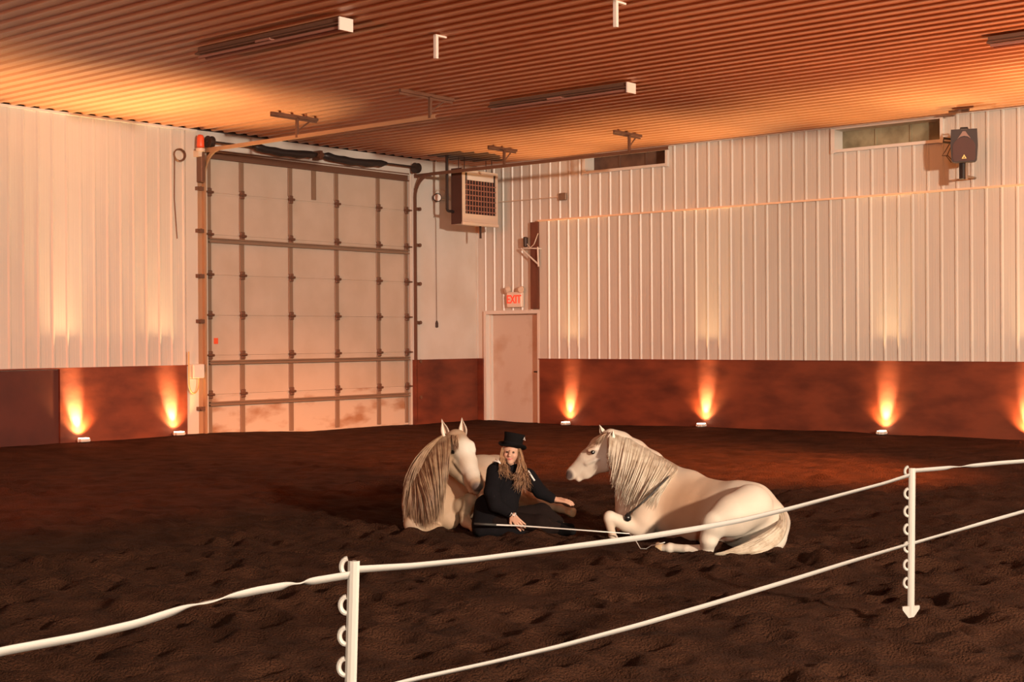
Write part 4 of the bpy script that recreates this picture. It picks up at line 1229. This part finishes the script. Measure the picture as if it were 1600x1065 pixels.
# ================================================================== the woman sitting between the horses
cw = W(790, 815, 12.1); cw[2] = 0.0
wo = empty('person', cw, 'person in black coat and top hat sitting on the sand between the two horses', 'person')
SK = (0.50, 0.28, 0.19)
def hand(B, wrist, fwd, up, side, s=1.0, curl=0.5):
    # palm with four unequal bent fingers and a thumb from the side of the palm
    f_, u_, s_ = (vec(q) / np.linalg.norm(vec(q)) for q in (fwd, up, side))
    wr = vec(wrist)
    pal = wr + f_ * 0.045 * s
    B.wcone(wr, wr + f_ * 0.02 * s, 0.021 * s, 0.024 * s, 0.012, u_, 0.75)
    for o_ in (-0.024, -0.008, 0.008, 0.024):
        B.wcone(wr + f_ * 0.015 * s + s_ * o_ * 0.7 * s, wr + f_ * 0.082 * s + s_ * o_ * s, 0.013 * s, 0.0105 * s, 0.008)
    for o_, ln in zip((-0.027, -0.009, 0.010, 0.028), (0.070, 0.080, 0.074, 0.056)):
        p0 = wr + f_ * 0.085 * s + s_ * o_ * s
        dirn = f_.copy(); r = 0.0088
        for q in range(3):
            c_ = curl * (0.35 + 0.35 * q)
            dv = f_ * math.cos(c_) - u_ * math.sin(c_) + s_ * o_ * 3
            dv /= np.linalg.norm(dv)
            seg = ln * (0.45, 0.32, 0.23)[q] * s
            B.wcone(p0, p0 + dv * seg, r * s, (r - 0.0007) * s, 0.0035)
            p0 = p0 + dv * seg; r -= 0.0007
    t0 = wr + f_ * 0.028 * s - s_ * 0.024 * s
    t1 = t0 + (f_ * 0.6 - s_ * 0.8) * 0.035 * s - u_ * 0.008
    t2 = t1 + (f_ * 0.9 - s_ * 0.3 - u_ * 0.3) * 0.028 * s
    B.wcone(t0, t1, 0.0135 * s, 0.0105 * s, 0.008); B.wcone(t1, t2, 0.0100 * s, 0.0085 * s, 0.004)
B = Body()
# head, tilted a little; face to the camera
B.chain([(798, 697, 12.27, 13.0), (797.5, 703, 12.255, 13.2)], 0.02)
B.ball((797.5, 711, 12.23), 11.2, 0.02)
B.cone((797, 714, 12.22), 9, (796, 720.5, 12.195), 5.6, 0.02)          # jaw to chin
B.cone((796.2, 704.5, 12.168), 1.6, (795.3, 711.2, 12.140), 2.1, 0.008)  # nose
B.ball((795.3, 711.8, 12.142), 2.2, 0.005)
B.ball((790.4, 710.5, 12.185), 3.8, 0.03); B.ball((802.4, 711, 12.185), 3.8, 0.03)
B.chain([(791.8, 715.6, 12.178, 0.8), (795.4, 716.7, 12.168, 1.0), (799.4, 715.8, 12.176, 0.8)], 0.008)
B.cone((793.4, 718.0, 12.172), 1.0, (798.0, 718.1, 12.170), 1.0, 0.008)
B.ball((791.2, 705.8, 12.150), 1.7, 0.009, sub=True); B.ball((801.3, 706.4, 12.150), 1.7, 0.009, sub=True)
B.cone((784.6, 705, 12.26), 2.2, (785.2, 710, 12.26), 1.8, 0.006); B.cone((811.0, 706, 12.26), 2.2, (810.4, 711, 12.26), 1.8, 0.006)
B.chain([(799, 715, 12.29, 8.2), (797, 728, 12.29, 8.6)], 0.03)
# trunk, arms, legs (under the clothes)
B.chain([(797, 736, 12.28, 14), (790, 762, 12.24, 19), (783, 788, 12.2, 20), (778, 812, 12.16, 22)], 0.04)
B.cone((777, 733, 12.22), 9, (820, 741, 12.33), 9, 0.04)
RW = (797, 803, 11.93); LW = (866, 780, 12.30)
B.chain([(773, 735, 12.20, 9.5), (770, 768, 12.02, 8.2), (776, 786, 11.95, 7.2), (*RW, 4.6)], 0.02)
B.chain([(824, 744, 12.33, 9.0), (843, 768, 12.30, 7.6), (*LW, 4.6)], 0.02)
B.chain([(790, 812, 12.2, 17), (842, 802, 12.25, 12), (872, 818, 12.25, 8)], 0.03)
B.chain([(778, 816, 12.1, 17), (838, 818, 11.95, 12), (880, 828, 12.1, 7)], 0.03)
rw = W(*RW); lw = W(*LW)
hand(B, rw, cam_dir(0.62, -0.25, -0.74), cam_dir(-0.35, -0.92, 0.05), cam_dir(0.72, -0.1, 0.60), 1.05, 0.55)
hand(B, lw, cam_dir(0.95, -0.2, -0.12), cam_dir(0.1, -0.3, 0.95), cam_dir(-0.1, -0.95, -0.3), 1.05, 0.55)
def skin_c(V):
    c = np.tile([list(SK)], (len(V), 1))
    q_ = V - W(795.8, 716.9, 12.165); l_ = q_[:, :2] @ RX
    mo = np.clip(1.6 - np.sqrt((l_ / 0.021) ** 2 + ((q_[:, 2] - 6 * l_ ** 2) / 0.0075) ** 2), 0, 1) * (np.linalg.norm(q_, axis=1) < 0.05)
    c = lerp(c, (0.40, 0.09, 0.075), mo[:, None])
    for p in ((791.2, 706.0, 12.16), (801.3, 706.6, 12.16)):
        c = lerp(c, (0.10, 0.05, 0.04), np.clip(near(V, p, 0.0095) * 1.0, 0, 1))
    for p in ((791, 702.4, 12.15), (801.6, 703, 12.15)):
        c = lerp(c, (0.18, 0.09, 0.05), np.clip(near(V, p, 0.006) * 0.6, 0, 1))
    c = lerp(c, (0.52, 0.20, 0.14), near(V, (789.5, 711, 12.15), 0.018) * .4)
    c = lerp(c, (0.52, 0.20, 0.14), near(V, (802.8, 711.5, 12.15), 0.018) * .4)
    return c
grow(B, 'body', MT['skin'], wo, 0.0048, skin_c)
eyeball((791.4, 706.0, 12.168), 0.0085, wo); eyeball((801.4, 706.6, 12.168), 0.0085, wo)
# coat with skirts spread on the sand
J = Body()
J.chain([(797, 738, 12.28, 17), (789, 764, 12.24, 23), (782, 790, 12.2, 25), (775, 812, 12.14, 27)], 0.04)
J.cone((776, 734, 12.21), 12, (821, 743, 12.33), 12, 0.04)
J.chain([(772, 736, 12.19, 13), (767, 768, 12.02, 12), (773, 788, 11.96, 11.5), (793, 800, 11.93, 8.5)], 0.02)
J.chain([(825, 745, 12.33, 12.5), (843, 768, 12.31, 10.5), (860, 778, 12.305, 8.0)], 0.02)
J.chain([(758, 790, 12.2, 18), (754, 820, 12.12, 19)], 0.06)
J.cone((752, 828, 12.05), 14, (812, 829, 11.98), 12, 0.04, (0, 0, 1), 0.8)
J.cone((770, 720.5, 12.24), 0.9, (784, 728.5, 12.12), 0.9, 0.006)
J.cone((797, 730, 12.05), 1.6, (797, 790, 11.9), 1.6, 0.01, sub=True)
co_ = grow(J, 'coat', MT['cloth'], wo, 0.0085)
mb = MB()
mb.tube([W(768.5, 722, 12.12), W(772, 720, 12.10), W(777, 721, 12.08), W(781, 724, 12.075)], 0.0055, n=6); mb.tube([W(773, 717, 12.13), W(777, 719, 12.10), W(780, 721.5, 12.09)], 0.004, n=6)
mb.build('collar_trim', MT['lace'], co_, True)
mb = MB(); mb.tube([W(795, 806, 11.86), W(798, 801, 11.85), W(801, 806, 11.85), W(804, 801, 11.87), W(804.5, 806, 11.87)], 0.004, n=5); mb.build('cuff_trim', MT['lace'], co_, True)
mb = MB(); mb.tube([W(824, 735, 12.2), W(829, 743, 12.19), W(834, 751, 12.185)], 0.008, n=6); mb.build('shoulder_trim', MT['lace'], co_, True)
for (bx_, by_) in ((798.5, 766), (798, 778), (797, 790)):
    mb = MB(); mb.lathe([(0.003, -0.006), (0.010, -0.003), (0.010, 0.003), (0.003, 0.007)], W(bx_, by_, 12.14 - (by_ - 766) * 0.0012 - 0.012), cam_dir(0, -1), 10); mb.build('button', MT['bell'], co_, True)
T = Body()
T.chain([(790, 812, 12.2, 19), (845, 801, 12.25, 14.5), (870, 815, 12.25, 9.5)], 0.03)
T.chain([(778, 816, 12.08, 19), (842, 818, 11.95, 14), (872, 826, 12.08, 8.5)], 0.03)
T.chain([(805, 826, 12.0, 11), (850, 829, 11.98, 9)], 0.04)
grow(T, 'trousers', MT['trouser'], wo, 0.0085)
for (a, b_, c_) in (((868, 816, 12.25), (873, 824, 12.2), (890, 823, 12.12)), ((870, 826, 12.08), (878, 829, 12.05), (893, 830, 11.95))):
    S_ = Body(); S_.chain([(*a, 9.5), (*b_, 8.5), (*c_, 6.0)], 0.015); grow(S_, 'boot', MT['felt'], wo, 0.008)
# top hat with a curled brim
hc = W(799.5, 697.3, 12.255); hax = cam_dir(0.20, 0.08, 1.0)
h_ = Body  # (hat is a lathe)
mb = MB()
prof = [(0.070, -0.008), (0.118, 0.002), (0.126, 0.010), (0.124, 0.017), (0.112, 0.010), (0.086, 0.006), (0.083, 0.03), (0.084, 0.07), (0.092, 0.112), (0.090, 0.118), (0.05, 0.120), (0.002, 0.120)]
q = Vector((0, 0, 1)).rotation_difference(Vector(hax))
n = 36; vs = []
for r, z in prof:
    for k in range(n):
        a = 2 * math.pi * k / n
        lift = 0.016 * math.cos(a * 2 + 0.3) if r > 0.1 else 0
        p = q @ Vector((r * math.cos(a), r * math.sin(a), z + lift)); vs.append((p.x + hc[0], p.y + hc[1], p.z + hc[2]))
fs = [(i * n + k, i * n + (k + 1) % n, (i + 1) * n + (k + 1) % n, (i + 1) * n + k) for i in range(len(prof) - 1) for k in range(n)]
fs.append(tuple(range(n - 1, -1, -1))); fs.append(tuple((len(prof) - 1) * n + k for k in range(n)))
mb.add(vs, fs); hat = mb.build('top_hat', MT['felt'], wo, True)
mb = MB(); mb.lathe([(0.0845, 0.012), (0.0875, 0.014), (0.0875, 0.036), (0.0845, 0.038)], hc, hax, 32); mb.build('hat_band', MT['cloth'], hat, True)
mb = MB(); mb.tube([W(817.0, 687, 12.19), W(818.5, 683, 12.19), W(819.5, 688, 12.20)], 0.0035, n=5); mb.build('hat_pin', MT['lace'], hat)
# long wavy hair
mb = MB(); hr = random.Random(12)
for i in range(230):
    rgt = hr.random() < 0.80
    if rgt:
        x0_ = hr.uniform(804, 812.5); y0_ = hr.uniform(698.5, 702); d0_ = 12.27 + hr.uniform(-.06, .08)
        ex_ = hr.uniform(797, 829) ; ey_ = 770 - abs(ex_ - 812) * 0.6 + hr.uniform(-22, 6); d3 = 12.08 + hr.uniform(-.03, .06)
        b_ = W(x0_ + 5, 718, 12.20 + hr.uniform(-.04, .04)); c_ = W((ex_ + 815) / 2 + 2, 745, 12.10 + hr.uniform(-.02, .06))
    else:
        x0_ = hr.uniform(783, 789); y0_ = hr.uniform(698.5, 702); d0_ = 12.25 + hr.uniform(-.04, .06)
        ex_ = hr.uniform(778, 800); ey_ = hr.uniform(728, 752); d3 = 12.06 + hr.uniform(-.02, .05)
        b_ = W(x0_ - 4, 712, 12.2); c_ = W((ex_ + 782) / 2 - 1, 732, 12.10)
    pts = bez(W(x0_, y0_, d0_), b_, c_, W(ex_, ey_, d3), 16)
    ph = hr.uniform(0, 6.28); am = hr.uniform(0.003, 0.009)
    for j in range(16):
        pts[j] += cam_dir(math.sin(ph + j * 0.95) * am * j / 8, math.cos(ph + j * 0.95) * am * j / 12)
    lock(mb, pts, hr.uniform(0.004, 0.008), n=4)
for i in range(60):                 # back of the head
    x0_ = hr.uniform(788, 810)
    lock(mb, bez(W(x0_, 699, 12.35), W(x0_, 715, 12.42), W(x0_ + 3, 740, 12.45), W(x0_ + 6, 758, 12.46), 8), 0.012, n=4)
mb.build('hair', MT['hair'], wo, True)

# the long whip in the right hand and its lash
wh = empty('whip', W(808, 820, 11.9), 'long thin white training whip held in the woman\'s right hand, pointing at the right horse', 'whip')
mb = MB(); mb.tube([W(739, 818, 11.86), W(780, 820, 11.855), W(808, 821, 11.85), W(880, 826, 11.66), W(982, 833.5, 11.45)], [0.0085, 0.008, 0.007, 0.006, 0.0045], n=7); mb.build('shaft', MT['white'], wh, True)
mb = MB(); mb.tube([W(739, 818, 11.86), W(774, 819.8, 11.855)], 0.0105, n=8); mb.build('grip', MT['cord'], wh, True)
mb = MB(); mb.tube([W(982, 833.5, 11.45), W(992, 845, 11.38), W(999, 857, 11.28), W(1008, 857, 11.24), W(1016, 852, 11.2), W(1026, 850, 11.1), W(1037, 847, 11.05)], 0.004, n=5); mb.build('lash', MT['white'], wh, True)
